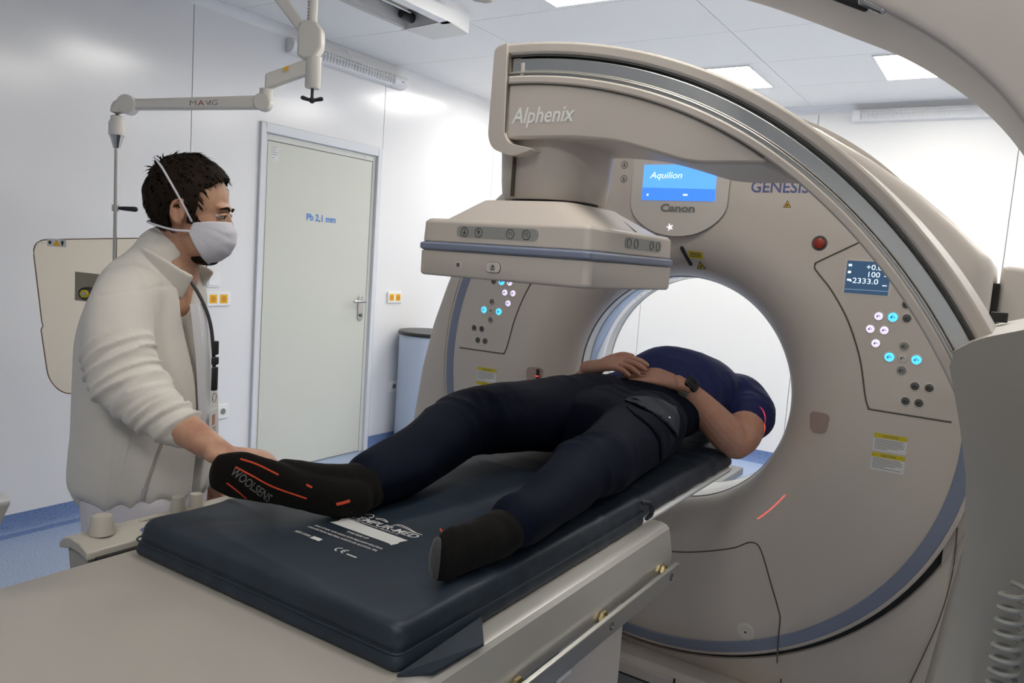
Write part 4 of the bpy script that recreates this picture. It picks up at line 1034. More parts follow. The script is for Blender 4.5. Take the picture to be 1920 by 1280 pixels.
# ---- control unit on the table's far rail
m_ctrl = mat('controller_cream', (.47, .44, .38), .4)
cu = thing('table_controller', 'cream bedside control unit with knobs clamped to the far table edge', 'controller', (-1.49, 1.0, .82))
cx0 = -1.425
pf = [(cx0, .868), (cx0, .885), (cx0-.03, .897), (cx0-.065, .900), (cx0-.09, .893), (cx0-.105, .880), (cx0-.105, .868), (cx0-.085, .872), (cx0-.06, .878), (cx0-.03, .876)]
obj('control_top', prism(pf, 'y', .765, 1.42), m_ctrl, cu, bevel=.003, angle=50)
obj('control_base', prism([(cx0-.008, .868), (cx0-.03, .876), (cx0-.06, .878), (cx0-.088, .871), (cx0-.075, .80), (cx0-.01, .78)], 'y', .773, 1.41), m_stand, cu, bevel=.004)
obj('rail_gap', box(cx0+.001, cx0+.012, .78, 1.40, .862, .8725), m_dark, cu, smooth=False)
obj('lock_hole', lathe([(.0001, .771), (.006, .771), (.008, .773)], (cx0-.035, 0, .838), 'y', 14), m_dark, cu)
def knob(y, dxk, r0, r1, h):
    return obj('knob', lathe([(.0001, .899), (r0, .899), (r1, .899+h*.93), (r1*.93, .899+h), (r1*.6, .899+h-.003), (.0001, .899+h-.004)], (cx0-dxk, y, 0), 'z', 28), m_ctrl, cu)
knob(.818, .045, .024, .020, .036)
knob(.995, .060, .017, .0135, .032); knob(1.040, .060, .016, .013, .029); knob(1.145, .060, .018, .012, .032); knob(1.24, .060, .017, .013, .030)
obj('lever', tube([(cx0-.055, .905, .899, .004, .003), (cx0-.052, .925, .903, .006, .004), (cx0-.045, .965, .903, .004, .003)], n=10), m_ctrl, cu)
obj('push_button', ellipsoid((cx0-.02, .90, .893), (.009, .016, .005), nu=16, nv=8), m_txt_blue, cu, label='blue oval push button')
obj('push_button', ellipsoid((cx0-.02, .955, .893), (.009, .016, .005), nu=16, nv=8), m_ctrl, cu)

# grey panel end that enters the picture at the left edge
te = thing('monitor_edge', 'grey slanted equipment corner entering at the left edge by the table', 'equipment', (-1.35, .42, 1.0))
obj('panel', prism([(-1.50, 1.098), (-1.265, 1.078), (-1.262, 1.070), (-1.31, 1.008), (-1.50, .985)], 'y', .50, .56), m_grey if False else m_alu_dark and mat('light_grey_panel', (.42, .42, .42), .4), te, bevel=.004)
obj('panel_edge', tube([(-1.262, .52, 1.073, .003), (-1.31, .52, 1.006, .003)], n=8, sub=1), m_darkgrey, te)

# ================================================================== PEOPLE
def head_parts(big=1.0):
    k = big
    P = [ellipsoid((-.014, 0, .032), (.098, .077, .094)), ellipsoid((.020, 0, -.030), (.070, .063, .082)),
         ellipsoid((.030, 0, -.084), (.050, .046, .034)), ellipsoid((.052, 0, -.100), (.022, .024, .018)),
         ellipsoid((.074, 0, .022), (.018, .048, .012)), ellipsoid((.060, .035, -.030), (.022, .022, .018)), ellipsoid((.060, -.035, -.030), (.022, .022, .018)),
         tube([(.082, 0, .010, .008), (.093, 0, -.012, .009), (.098, 0, -.034, .011)], up=(1, 0, 0), n=10),
         ellipsoid((.086, .011, -.042), (.012, .009, .009)), ellipsoid((.086, -.011, -.042), (.012, .009, .009)),
         ellipsoid((.080, 0, -.068), (.013, .024, .006)), ellipsoid((.079, 0, -.078), (.013, .020, .007))]
    for s in (-1, 1):
        R = Matrix.Rotation(s*radians(22), 3, 'Z')
        P += [ellipsoid((-.008, s*.078, -.006), (.017, .007, .030), R)]
        P += [tube([(.004, s*.074, .006, .004), (-.004, s*.085, .022, .005), (-.020, s*.088, .016, .005), (-.026, s*.087, -.006, .005), (-.016, s*.082, -.028, .006), (-.004, s*.076, -.034, .006)], n=8)]
    return join(*P)

def hand_parts(curls=(.25, .28, .3, .35), thumb=((.030, .026, -.004), (.062, .052, -.012), (.092, .060, -.020)), spread=.06, r=.0088, off=0.0):
    """wrist at the origin, X to the fingers, +Y to the thumb side, +Z the back of the hand"""
    P = [tube([(-.03, 0, 0, .027, .019), (.0, 0, 0, .028, .018), (.035, .002, 0, .036, .017), (.072, .002, -.001, .041, .0145), (.088, .001, -.002, .040, .012)], n=16)]
    for k, (y, L) in enumerate(zip((.031, .0105, -.0105, -.030), (.076, .084, .078, .062))):
        c = curls[k]; a = spread*(1.5-k)*-1; rr = r*(1.0, 1.0, .97, .88)[k]
        p = Vector((.080, y, -.002)); pts = [(p.x-.012, p.y*.97, p.z, rr*1.05), (*p, rr*1.06)]; th = c*.5
        for f, l in enumerate((.45, .30, .25)):
            d = Vector((cos(th), -a*cos(th), -sin(th))); p = p+d*L*l; pts.append((*p, rr*(1.0, .95, .82)[f])); th += c*1.15
        P.append(tube(pts, n=10, sub=3))
    a, b, c = thumb
    P.append(tube([(.008, .012, 0, .013), (*a, .0135), (*b, .0112), (*c, .0090)], n=10, sub=3))
    return join(*P)

def mat3(o, X, Y, Z):
    X, Y, Z = Vector(X).normalized(), Vector(Y), Vector(Z)
    Z = (Z-X*Z.dot(X)).normalized(); Yo = Z.cross(X)
    if Yo.dot(Y) < 0: Yo = -Yo
    M = Matrix((X, Yo, Z)).transposed().to_4x4(); M.translation = Vector(o); return M

def hair_mesh(MH, tufts=420, seed=1, thick=.016):
    """hair cap over the skull; front hairline, temples and nape cut by rule"""
    rnd_ = random.Random(seed)
    def inhair(p):
        x, y, z = p
        if x > .056 and z < .080+(x-.056)*.05: return False
        if z < .004 and -.030 < x < .008: return False      # around the ear
        if x > .034 and z < .042+(x-.034)*1.6: return False  # temple
        if x >= .008 and z < -.030: return False             # sideburn
        if z < -.058: return False
        return True
    g = ellipsoid((-.014, 0, .032), (.098+thick*.45, .077+thick*.55, .094+thick*.9), nu=72, nv=52)
    m = MB(); keep = {}
    def jit(p):
        v = Vector(p); n_ = noise.noise(v*32)*.004+noise.noise(v*90)*.002
        d = (v-Vector((-.014, 0, .032))).normalized()
        if p[0] > .03 and p[2] > .06: v += Vector((.009, 0, -.004))*min(1, (p[0]-.03)/.04)
        return tuple(v + d*n_)
    G = [inhair(p) for p in g.v]
    V = [jit(p) for p in g.v]
    F = [f for f in g.f if all(G[i] for i in f)]
    inner = []
    for p in V:
        v = Vector(p); c = Vector((-.014, 0, .032)); inner.append(tuple(c+(v-c)*.80))
    n = len(V); m.v = V+inner; m.f = list(F) + [tuple(i+n for i in f[::-1]) for f in F]
    cnt = {}
    for f in F:
        for a, b in zip(f, f[1:]+f[:1]):
            if a != b: cnt[(a, b)] = 1
    for (a, b) in list(cnt):
        if (b, a) not in cnt: m.f.append((b, a, a+n, b+n))
    # tufts, small pointed locks lying with the growth direction
    idx = [i for i, k in enumerate(G) if k]
    for _ in range(tufts):
        p = Vector(V[rnd_.choice(idx)]); c = Vector((-.014, 0, .032)); nn_ = (p-c).normalized()
        crown = Vector((-.075, 0, .09)); fl = (p-crown); fl = fl-nn_*fl.dot(nn_)
        fl = fl.normalized() if fl.length > 1e-4 else Vector((1, 0, 0))
        near = (p-crown).length < .035
        d = (fl + nn_*(.55 if near else .16)+Vector([rnd_.uniform(-.25, .25) for _ in range(3)])).normalized()
        L = rnd_.uniform(.014, .026); s = nn_.cross(d).normalized()*rnd_.uniform(.0016, .0034)
        b0 = p-nn_*.002; t = b0+d*L; q = b0+d*L*.5+nn_*.002
        k = len(m.v); m.v += [tuple(b0-s), tuple(b0+s), tuple(q+s*.8), tuple(q-s*.8), tuple(t), tuple(b0+nn_*.002)]
        m.f += [(k, k+1, k+2, k+3), (k+3, k+2, k+4), (k+5, k+2, k+1), (k+5, k, k+3), (k+5, k+3, k+2)]
    m.xf(MH); return m

def xf(mb, M): return MB().add([tuple(M @ Vector(p)) for p in mb.v], mb.f)

# ------------------------------------------------------------------ the standing man
OT = Vector((-1.76, 1.19, 0)); cY, sY = cos(YAW), sin(YAW)
MT = Matrix(((cY, -sY, 0, OT.x), (sY, cY, 0, OT.y), (0, 0, 1, 0), (0, 0, 0, 1)))      # local: a (forward), b (his left), z
man = thing('person', 'person in cream zip fleece and white face mask standing, holding the lying person\'s foot', 'person', tuple(MT @ Vector((-.08, 0, 0))))
MHEAD = Matrix.Translation((.011, -.01, 1.563)) @ Matrix.Rotation(radians(9), 4, 'Z') @ Matrix.Rotation(radians(7), 4, 'Y')
body = [xf(head_parts(), MHEAD),
        tube([(-.02, -.03, 1.33, .05, .045), (-.030, -.015, 1.40, .062, .062), (-.034, 0, 1.45, .060, .064), (-.014, 0, 1.50, .056, .064), (-.006, 0, 1.55, .054, .062)], up=(1, 0, 0), n=18),
        tube([(-.09, 0, .78, .15, .11), (-.09, 0, .95, .15, .11), (-.085, 0, 1.15, .13, .095), (-.08, 0, 1.30, .13, .085), (-.065, 0, 1.37, .11, .065), (-.055, 0, 1.41, .07, .055)], up=(1, 0, 0), n=20),
        tube([(-.08, -.12, 1.345, .040), (-.062, -.205, 1.26, .042), (.0, -.258, 1.155, .042), (.06, -.278, 1.118, .043), (.12, -.300, 1.088, .040, .038), (.20, -.340, 1.058, .033, .029), (.262, -.372, 1.038, .027, .023)], n=18),
        tube([(-.08, .12, 1.345, .040), (-.10, .17, 1.25, .042), (-.12, .19, 1.08, .040), (-.08, .20, .95, .034), (-.03, .20, .86, .027)], n=16)]
for s in (-1, 1):
    body += [tube([(-.09, s*.09, .82, .085), (-.085, s*.095, .6, .07), (-.075, s*.10, .45, .052), (-.085, s*.10, .3, .052), (-.085, s*.10, .10, .036), (-.085, s*.10, .06, .036)], up=(1, 0, 0), n=16)]
HR = mat3((.250, -.362, 1.046), (.62, .48, -.12), (.2, -.8, .3), (.55, .35, .6))
body.append(xf(hand_parts(curls=(.75, .8, .85, .9)), HR))
HL = mat3((-.03, .20, .86), (.4, -.1, -.9), (.9, -.2, .4), (.3, .9, .1))
body.append(xf(hand_parts(), HL))
me = remesh(join(*body).xf(MT), .0042, 5)
obj('body', me, m_skin_t, man, angle=180)
MH = MT @ MHEAD
obj('hair', hair_mesh(MH, 650, 3), m_hair, man, angle=60)
for s in (-1, 1):
    obj('eyebrow', xf(tube([(.092, s*.016, .018, .0022), (.0905, s*.032, .024, .0032), (.077, s*.049, .018, .002)], n=8), MH), m_hair, man)
    ey = obj('eye', xf(ellipsoid((.0735, s*.030, .001), (.0135, .0125, .0062)), MH), m_eye, man)
    obj('iris', xf(ellipsoid((.0848, s*.031, .000), (.003, .0045, .0045)), MH), m_hair, ey)
    obj('eyelid', xf(tube([(.083, s*.018, .003, .003), (.087, s*.030, .0075, .0042), (.077, s*.045, .003, .003)], n=8), MH), m_skin_t, man)
    obj('eyelashes', xf(tube([(.086, s*.020, .003, .0012), (.0895, s*.030, .006, .0016), (.080, s*.044, .001, .0012)], n=6), MH), m_hair, man)
obj('beard', xf(ellipsoid((.045, 0, -.112), (.036, .036, .016)), MH), m_hair, man)
# face mask
def mask_surface(nu=40, nv=22, off=0.0):
    m = MB()
    for j in range(nv+1):
        v = j/nv
        for i in range(nu+1):
            u = -1+2*i/nu; au = abs(u)
            zt = -.016+.006*(1-au**2) - .010*au**3; zb = -.122+.070*au**2.2
            z = zt+(zb-zt)*v
            xf_ = np.interp(v, [0, .22, .45, .7, .88, 1.0], [.097, .111, .114, .104, .084, .064])
            sx = .018+.008*(1-v)
            x = xf_-(xf_-sx)*au**2.0; y = (.074-.004*v)*sin(u*pi/2)*(1 if au < 1 else 1)
            w_ = .0015*noise.noise((u*5, v*9, 2.0))+.0012*noise.noise((u*14, v*5, 4))
            if abs(v-.30-.08*cos(u*3)) < .03 and au > .15: w_ -= .0015
            m.v.append((x+off+w_, y*(1+off*8), z))
    for j in range(nv):
        for i in range(nu): m.f.append((j*(nu+1)+i, j*(nu+1)+i+1, (j+1)*(nu+1)+i+1, (j+1)*(nu+1)+i))
    return m
mk = obj('face_mask', xf(mask_surface(), MH), m_mask, man, angle=80)
so = mk.modifiers.new('s', 'SOLIDIFY'); so.thickness = .0025; so.offset = 1
for s in (-1, 1):
    obj('mask_strap', xf(tube([(x, s*y, z, .0026, .0016) for x, y, z in [(.022, .076, -.024), (.0, .090, .012), (-.028, .093, .050), (-.062, .078, .088), (-.092, .045, .110), (-.100, 0, .118)]], up=(0, s, 0), n=8), MH), m_mask, mk)
    obj('mask_strap', xf(tube([(x, s*y, z, .0026, .0016) for x, y, z in [(.020, .074, -.048), (-.015, .073, -.052), (-.050, .072, -.050), (-.085, .046, -.046), (-.097, 0, -.044)]], up=(0, s, 0), n=8), MH), m_mask, mk)
# fleece jacket
jk_rows = [(-.105, 0, .806, .145, .118), (-.105, 0, .826, .168, .142), (-.103, 0, .862, .185, .163), (-.096, 0, .93, .190, .163), (-.090, 0, 1.0, .190, .160), (-.092, 0, 1.13, .192, .152), (-.098, 0, 1.24, .194, .140), (-.090, 0, 1.33, .185, .122), (-.078, 0, 1.385, .165, .110), (-.066, 0, 1.425, .115, .085), (-.058, 0, 1.448, .088, .074)]
jk = [tube(jk_rows, up=(1, 0, 0), n=36, sub=4),
      tube([(-.080, -.125, 1.362, .078, .070), (-.072, -.178, 1.320, .078, .076), (-.060, -.215, 1.25, .076, .078), (-.028, -.245, 1.175, .074, .078), (.012, -.262, 1.140, .066, .068), (.060, -.280, 1.112, .056, .056), (.098, -.292, 1.094, .050, .050), (.112, -.297, 1.087, .048, .048)], n=28, sub=4),
      tube([(-.080, .115, 1.36, .070, .068), (-.10, .16, 1.28, .068), (-.12, .185, 1.14, .062), (-.10, .195, 1.02, .056), (-.05, .20, .92, .048)], n=24, sub=4)]
me = remesh(join(*jk), .0055, 6)
def jacket_fn(co, no):
    a, b, z = co[:, 0], co[:, 1], co[:, 2]
    arm = np.clip((-.185-b)/.035, 0, 1)*np.clip((1.30-z)/.05, 0, 1)
    q = co.copy(); t_ = co[:, 0]*.8-co[:, 2]*1.0-co[:, 1]*.3      # runs along the forearm
    q[:, 2] = t_
    fold = ridges(np.stack([co[:, 0]*.6+co[:, 2]*.6, co[:, 1]*.8, t_], 1), (5, 5, 24), 1.3)
    fold2 = ridges(np.stack([co[:, 0]*.6+co[:, 2]*.6, co[:, 1]*.8, t_], 1), (9, 9, 40), 7.3)
    d = arm*(.0105*fold*np.abs(fold)+.004*fold2-.002)
    tors = 1-arm
    d += tors*(.010*nz(co, (5, 5, 2.2), 2.0)+.007*ridges(co, (3, 3, 1.2), 5.5)*np.clip((1.42-z)/.2, 0, 1))
    hem = np.exp(-((z-.822)/.028)**2); ang = np.arctan2(b, a+.09)
    d += hem*(-.014+.013*np.sin(ang*17+2*np.sin(ang*5))) 
    # armhole seam, yoke seam, side seam, front opening
    sd = (a+.06)*.35+(b+.150)
    d -= .0035*np.exp(-((sd)/.0035)**2)*np.clip((z-1.12)/.04, 0, 1)*(b < -.05)
    d -= .003*np.exp(-((z-1.362-.25*(a+.07))/.0035)**2)*(b < .0)*(a > -.1)
    d -= .0035*np.exp(-((a+.085-.10*(z-1.0))/.0035)**2)*(b < -.1)*tors*(z < 1.10)
    op = np.clip((a-.0)/.03, 0, 1)*(z < 1.44)
    wd = .010+.014*np.clip((z-1.15)/.25, 0, 1)
    d -= op*.026*np.exp(-((b+.055)/wd)**4)
    return d
displace(me, jacket_fn)
co = get_co(me); nrm = np.array([tuple(MT @ Vector(p)) for p in co]); set_co(me, nrm)
jacket = obj('fleece_jacket', me, m_fleece, man, angle=180)
jk_bvh = bvh_of(jacket)
# collar
def collar():
    m = MB(); nu, nv = 44, 6
    for j in range(nv+1):
        v = j/nv
        for i in range(nu+1):
            th = radians(40)+radians(282)*i/nu
            open_ = (abs(cos(th/2)))**2.2
            ra = .082+.004*v; rb = .078+.004*v
            cx_ = -.052+.020*v
            x = cx_+ra*cos(th)+open_*.012*v; y_ = rb*sin(th)*(1+.25*open_*v) - .012*open_
            z = 1.424+.060*v - .085*open_ + .004*sin(th*3)
            m.v.append((x, y_, z))
    for j in range(nv):
        for i in range(nu): m.f.append((j*(nu+1)+i, j*(nu+1)+i+1, (j+1)*(nu+1)+i+1, (j+1)*(nu+1)+i))
    return m
cl = obj('collar', xf(collar(), MT), m_fleece, jacket, angle=180)
so = cl.modifiers.new('s', 'SOLIDIFY'); so.thickness = .011; so.offset = 0
sb = cl.modifiers.new('b', 'SUBSURF'); sb.levels = 1; sb.render_levels = 2
VD = MT.to_3x3() @ Vector((-.39, .92, 0))          # across the chest from his right front
def jdrape(pts, r, name, m, off=.002, parent=jacket, rb=None):
    o = []
    for a, z, rr in [(p[0], p[1], r) for p in pts]:
        P = MT @ Vector((a+.39*.5, -.92*.5, z)); h = jk_bvh.ray_cast(P, VD.normalized())
        if h[0] is not None: o.append((*(h[0]-VD.normalized()*off), rr, rb or rr))
    return obj(name, tube(o, n=8, sub=3, up=tuple(VD), roundcap=False), m, parent)
# shirt panel and lanyard showing in the jacket opening
vneck = MB()
for k, (z, x, b0, b1) in enumerate([(1.335, .058, -.072, -.012), (1.30, .066, -.078, -.020), (1.20, .078, -.075, -.030), (1.08, .085, -.070, -.040), (.95, .088, -.068, -.044)]):
    vneck.v += [(x, b0, z), (x+.004, (b0+b1)/2, z), (x, b1, z), (x-.02, b1, z), (x-.02, b0, z)]
for k in range(4):
    for j in range(5): vneck.f.append((k*5+j, k*5+(j+1) % 5, k*5+5+(j+1) % 5, k*5+5+j))
obj('undershirt', xf(vneck, MT), m_cotton_w, man, angle=60)
def TP(a, b, z): return tuple(MT @ Vector((a, b, z)))
obj('lanyard', tube([(*TP(a, b, z), .0055, .0018) for a, b, z in [(-.03, -.058, 1.44), (.022, -.062, 1.405), (.058, -.054, 1.35), (.082, -.053, 1.29), (.094, -.058, 1.22), (.098, -.060, 1.17), (.099, -.061, 1.13)]], up=tuple(MT.to_3x3() @ Vector((1, -.6, 0))), n=8, sub=4), m_black, man)
obj('lanyard_clasp', join(*[tube([(*TP(.100, -.061, z0), wd, .003), (*TP(.100, -.061, z1), wd, .003)], up=tuple(MT.to_3x3() @ Vector((1, -.6, 0))), n=8, sub=1) for z0, z1, wd in ((1.245, 1.215, .010), (1.205, 1.19, .011), (1.18, 1.125, .010))]), m_black, man)
obj('key_ring', tube([(*TP(.101, -.061+.012*cos(a), 1.105+.012*sin(a)), .0012) for a in np.linspace(0, 2*pi, 13)], n=6, sub=1, roundcap=False), m_steel, man)
bd = xf(box(.098, .1005, -.082, -.038, 1.005, 1.075), MT)
bdo = obj('name_badge', bd, m_paper, man, smooth=False)
obj('badge_photo', xf(box(.1005, .1008, -.072, -.052, 1.035, 1.062), MT), m_skin, bdo, smooth=False)
obj('badge_print', xf(join(*[box(.1005, .1008, -.078, -.045, z, z+.003) for z in (1.026, 1.019, 1.012)]), MT), m_txt_grey, bdo, smooth=False)
# pocket zip with pull, found on the jacket surface
zp = jdrape([(-.045+.0, 1.02, 0), (-.060, .98, 0), (-.077, .93, 0), (-.088, .895, 0)], .0042, 'pocket_zip', mat('zip_taupe', (.38, .35, .31), .5), off=.0005)
jdrape([(-.089, .896, 0), (-.094, .868, 0)], .0055, 'zip_pull', mat('pale_metal', (.55, .53, .50), .4, metal=.3), off=.003, rb=.002)
jdrape([(-.115, 1.06, 0), (-.135, .97, 0), (-.15, .87, 0)], .0016, 'side_seam', m_fleece, off=.0)
# trousers and shoes
tr = [tube([(-.09, 0, .95, .165, .125), (-.09, 0, .86, .172, .135), (-.09, 0, .78, .165, .13)], up=(1, 0, 0), n=24)]
for s in (-1, 1):
    tr.append(tube([(-.09, s*.085, .84, .092, .118), (-.085, s*.092, .62, .085, .095), (-.08, s*.098, .42, .075, .08), (-.09, s*.10, .2, .072, .078), (-.09, s*.10, .05, .075, .082)], up=(1, 0, 0), n=20))
me = remesh(join(*tr).xf(MT), .008, 4)
displace(me, lambda co, no: .006*ridges(co, (6, 6, 1.5), 3)+.004*nz(co, (14, 14, 3), 2))
obj('trousers', me, m_lilac, man, angle=180)
for s in (-1, 1):
    obj('shoe', xf(join(tube([(-.15, s*.10, .035, .038, .035), (-.08, s*.10, .045, .042, .045), (.02, s*.105, .035, .047, .034), (.10, s*.11, .028, .040, .026)], n=16), prism(rnd([(-.19, s*.10-.045), (.14, s*.11-.045), (.14, s*.11+.045), (-.19, s*.10+.045)], .035), 'z', 0, .02)), MT), m_white, man)

# ------------------------------------------------------------------ the lying man
pt_ = thing('person', 'person in navy T-shirt, dark trousers and black socks lying with clasped hands', 'person', (-.96, 1.9, .935))
MHP = mat3((-.95, 2.915, 1.035), (0, -.08, 1), (0, 0, 0), (0, 1, .08)); 
MHP = Matrix(((0, 1, 0, -.95), (-.05, 0, 1, 2.915), (1, 0, .05, 1.030), (0, 0, 0, 1)))
L_sh, L_el, L_wr = (-.765, 2.70, 1.055), (-.700, 2.475, .975), (-.868, 2.338, 1.146)
body = [xf(head_parts(), MHP),
        tube([(-.95, 2.72, 1.045, .07), (-.95, 2.80, 1.04, .056), (-.95, 2.86, 1.035, .055)], n=16),
        tube([(-.96, 2.0, 1.04, .16, .09), (-.957, 2.2, 1.03, .13, .075), (-.955, 2.4, 1.05, .13, .10), (-.952, 2.6, 1.075, .185, .12), (-.95, 2.72, 1.06, .16, .09)], n=20),
        tube([(-.80, 2.69, 1.055, .062), (-.745, 2.66, 1.05, .066), (-.705, 2.58, 1.020, .064), (-.692, 2.50, .980, .058), (-.698, 2.455, .962, .052)], n=18),
        tube([(-.698, 2.460, .963, .048), (-.720, 2.440, .984, .058), (-.770, 2.406, 1.040, .053), (-.825, 2.370, 1.104, .038), (-.868, 2.338, 1.146, .030, .025)], n=18),
        tube([(-1.10, 2.69, 1.055, .060), (-1.19, 2.65, 1.04, .058), (-1.28, 2.56, 1.005, .048), (-1.335, 2.48, .995, .043)], n=16),
        tube([(-1.335, 2.48, .995, .043), (-1.315, 2.44, 1.03, .048), (-1.25, 2.385, 1.070, .042), (-1.20, 2.355, 1.118, .036), (-1.152, 2.330, 1.160, .031, .024)], n=16)]
L_wr = (-.868, 2.338, 1.143)
LH = mat3(L_wr, (-.95, -.08, .10), (0, 1, .30), (.10, -.28, .9))
LH = LH @ Matrix.Scale(1.12, 4)
body.append(xf(hand_parts(curls=(.10, .10, .12, .14), spread=.07, r=.0094, thumb=((.030, .026, .002), (.066, .038, .004), (.096, .036, .002))), LH))
RH = mat3((-1.150, 2.330, 1.134), (.95, -.17, .25), (0, 1, .35), (-.22, -.30, .9))
RH = RH @ Matrix.Translation((0, 0, .030)) @ Matrix.Scale(1.15, 4)
body.append(xf(hand_parts(curls=(.29, .29, .31, .33), spread=.09, r=.0096, thumb=((.030, .028, .004), (.070, .048, .006), (.105, .044, .0))), RH))
for hx_, kx, ax_ in ((-.86, -.79, -.755), (-1.06, -1.165, -1.135)):
    R_ = hx_ < -1
    body.append(tube([(hx_, 2.05, 1.04, .070), ((hx_+kx)/2, 1.8, 1.04, .060), (kx, 1.57, 1.055 if R_ else 1.02, .048), ((kx+ax_)/2+.005, 1.38, 1.01, .040), (ax_, 1.24, .997, .032)], n=14))
me = remesh(join(*body), .0030, 3)
obj('body', me, m_skin, pt_, angle=180)
obj('hair', hair_mesh(MHP, 120, 5), m_hair, pt_, angle=60)
for s in (-1, 1):
    obj('eyebrow', xf(tube([(.094, s*.016, .022, .003), (.092, s*.032, .027, .004), (.078, s*.050, .020, .003)], n=6), MHP), m_hair, pt_)
    obj('closed_eye', xf(tube([(.086, s*.020, .0, .0014), (.089, s*.030, -.003, .0016), (.080, s*.044, .0, .0014)], n=6), MHP), m_hair, pt_)
# shirt
sh = [tube([(-.965, 2.14, 1.025, .155, .078), (-.975, 2.26, 1.03, .162, .085), (-.970, 2.37, 1.044, .168, .100), (-.953, 2.46, 1.080, .178, .142), (-.952, 2.53, 1.090, .196, .150), (-.951, 2.62, 1.082, .212, .138), (-.95, 2.70, 1.065, .195, .115), (-.95, 2.755, 1.05, .13, .09)], n=32, sub=4),
      tube([(-.84, 2.67, 1.075, .085), (-.775, 2.675, 1.067, .088, .090), (-.732, 2.655, 1.050, .086, .088), (-.706, 2.600, 1.030, .082, .082)], n=24, sub=4),
      tube([(-1.06, 2.68, 1.07, .080), (-1.16, 2.67, 1.05, .080), (-1.22, 2.61, 1.03, .074)], n=20, sub=4)]
me = remesh(join(*sh), .0055, 5)
displace(me, lambda co, no: .006*ridges(co, (5, 2.5, 4), 4.0)+.004*nz(co, (9, 14, 9), 3)+np.clip((co[:, 0]+.80)/.05, 0, 1)*.004*ridges(co, (10, 22, 6), 9))
shirt = obj('t_shirt', me, m_navy, pt_, angle=180)
# watch
wc = Vector((-.851, 2.350, 1.131)); wd_ = Vector((-.868+.722, 2.338-2.445, 1.146-.995)).normalized()
top = Vector((.38, -.50, .62)); top = (top-wd_*top.dot(wd_)).normalized(); sdv = wd_.cross(top)
band = MB(); N = 28
for k in (-1, 1):
    for rr in (.0, .0022):
        for j in range(N):
            a = 2*pi*j/N; band.v.append(tuple(wc+wd_*(k*.0115)+sdv*((.0375+rr)*cos(a))+top*((.0345+rr)*sin(a))))
for j in range(N):
    j2 = (j+1) % N
    band.f += [(j, j2, N+j2, N+j), (2*N+j, 3*N+j, 3*N+j2, 2*N+j2), (j, 2*N+j, 2*N+j2, j2), (N+j, N+j2, 3*N+j2, 3*N+j)]
wt = obj('wristwatch', band, mat('olive_grey_band', (.13, .135, .115), .5), pt_)
MW = Matrix((wd_, sdv, top)).transposed().to_4x4(); MW.translation = wc+top*.0365
obj('watch_case', xf(prism(rnd([(-.023, -.020), (.023, -.020), (.023, .020), (-.023, .020)], .008), 'z', -.002, .009), MW), mat('case_dark', (.05, .05, .05), .2, metal=.8), wt, bevel=.002)
obj('watch_face', xf(prism(rnd([(-.0175, -.0145), (.0175, -.0145), (.0175, .0145), (-.0175, .0145)], .006), 'z', .009, .0102), MW), mat('black_glass', (.004, .004, .005), .05), wt, smooth=False)
obj('watch_crown', xf(cyl((.008, .018, .004), (.008, .021, .004), .003), MW), m_steel, wt)
# trousers
tr = [tube([(-.970, 2.42, 1.040, .180, .112), (-.978, 2.38, 1.040, .182, .108), (-.982, 2.345, 1.038, .182, .105), (-.985, 2.30, 1.036, .184, .102), (-.980, 2.25, 1.034, .180, .100), (-.96, 2.16, 1.035, .162, .095), (-.96, 2.05, 1.04, .162, .102), (-.96, 1.96, 1.04, .13, .098)], n=28),
      tube([(-.862, 2.12, 1.040, .105), (-.845, 2.0, 1.040, .102), (-.820, 1.84, 1.035, .090), (-.795, 1.68, 1.030, .078), (-.787, 1.54, 1.025, .068), (-.765, 1.40, 1.015, .058), (-.748, 1.28, 1.005, .052), (-.745, 1.215, 1.006, .050)], n=24, sub=4),
      tube([(-1.075, 2.34, 1.048, .085), (-1.068, 2.22, 1.050, .098), (-1.055, 2.12, 1.050, .110), (-1.085, 1.98, 1.055, .106), (-1.125, 1.82, 1.060, .098), (-1.155, 1.68, 1.066, .088), (-1.163, 1.585, 1.064, .080), (-1.150, 1.46, 1.035, .074), (-1.138, 1.34, 1.010, .068), (-1.133, 1.235, 1.000, .060)], n=24, sub=4)]
me = remesh(join(*tr), .0060, 5)
def tr_fn(co, no):
    d = .008*ridges(co, (7, 3.2, 7), 2.2)*np.abs(ridges(co, (4, 2, 4), 6.2))+.004*nz(co, (12, 9, 12), 1)
    kn = np.exp(-((co[:, 1]-1.60)/.10)**2)+np.exp(-((co[:, 1]-2.05)/.12)**2)
    return d+kn*.006*ridges(co, (6, 18, 9), 11)
displace(me, tr_fn)
co = get_co(me); co[:, 2] = np.maximum(co[:, 2], .936+.002*np.sin(co[:, 1]*40)); set_co(me, co)
trs = obj('trousers', me, m_trous, pt_, angle=180)
tb_bvh = bvh_of(trs)
D2 = Vector((-.62, .74, -.25)).normalized()
def patch(P, name, m, off, parent=trs, thick=.004):
    mb = MB(); mb.add([p for p in P], [tuple(range(len(P)))])
    o = obj(name, drape(mb, tb_bvh, D2, off=off, dist=.25, sub=.02), m, parent, angle=80)
    s_ = o.modifiers.new('s', 'SOLIDIFY'); s_.thickness = thick; s_.offset = 0; return o
patch([(-.83, 1.871, 1.132), (-.822, 1.874, 1.108), (-.789, 1.892, 1.082), (-.761, 1.905, 1.049), (-.752, 1.907, 1.014), (-.741, 1.911, .993), (-.707, 1.937, 1.0), (-.707, 1.94, 1.053), (-.729, 1.931, 1.087), (-.756, 1.916, 1.113)], 'pocket', m_trous, .005)
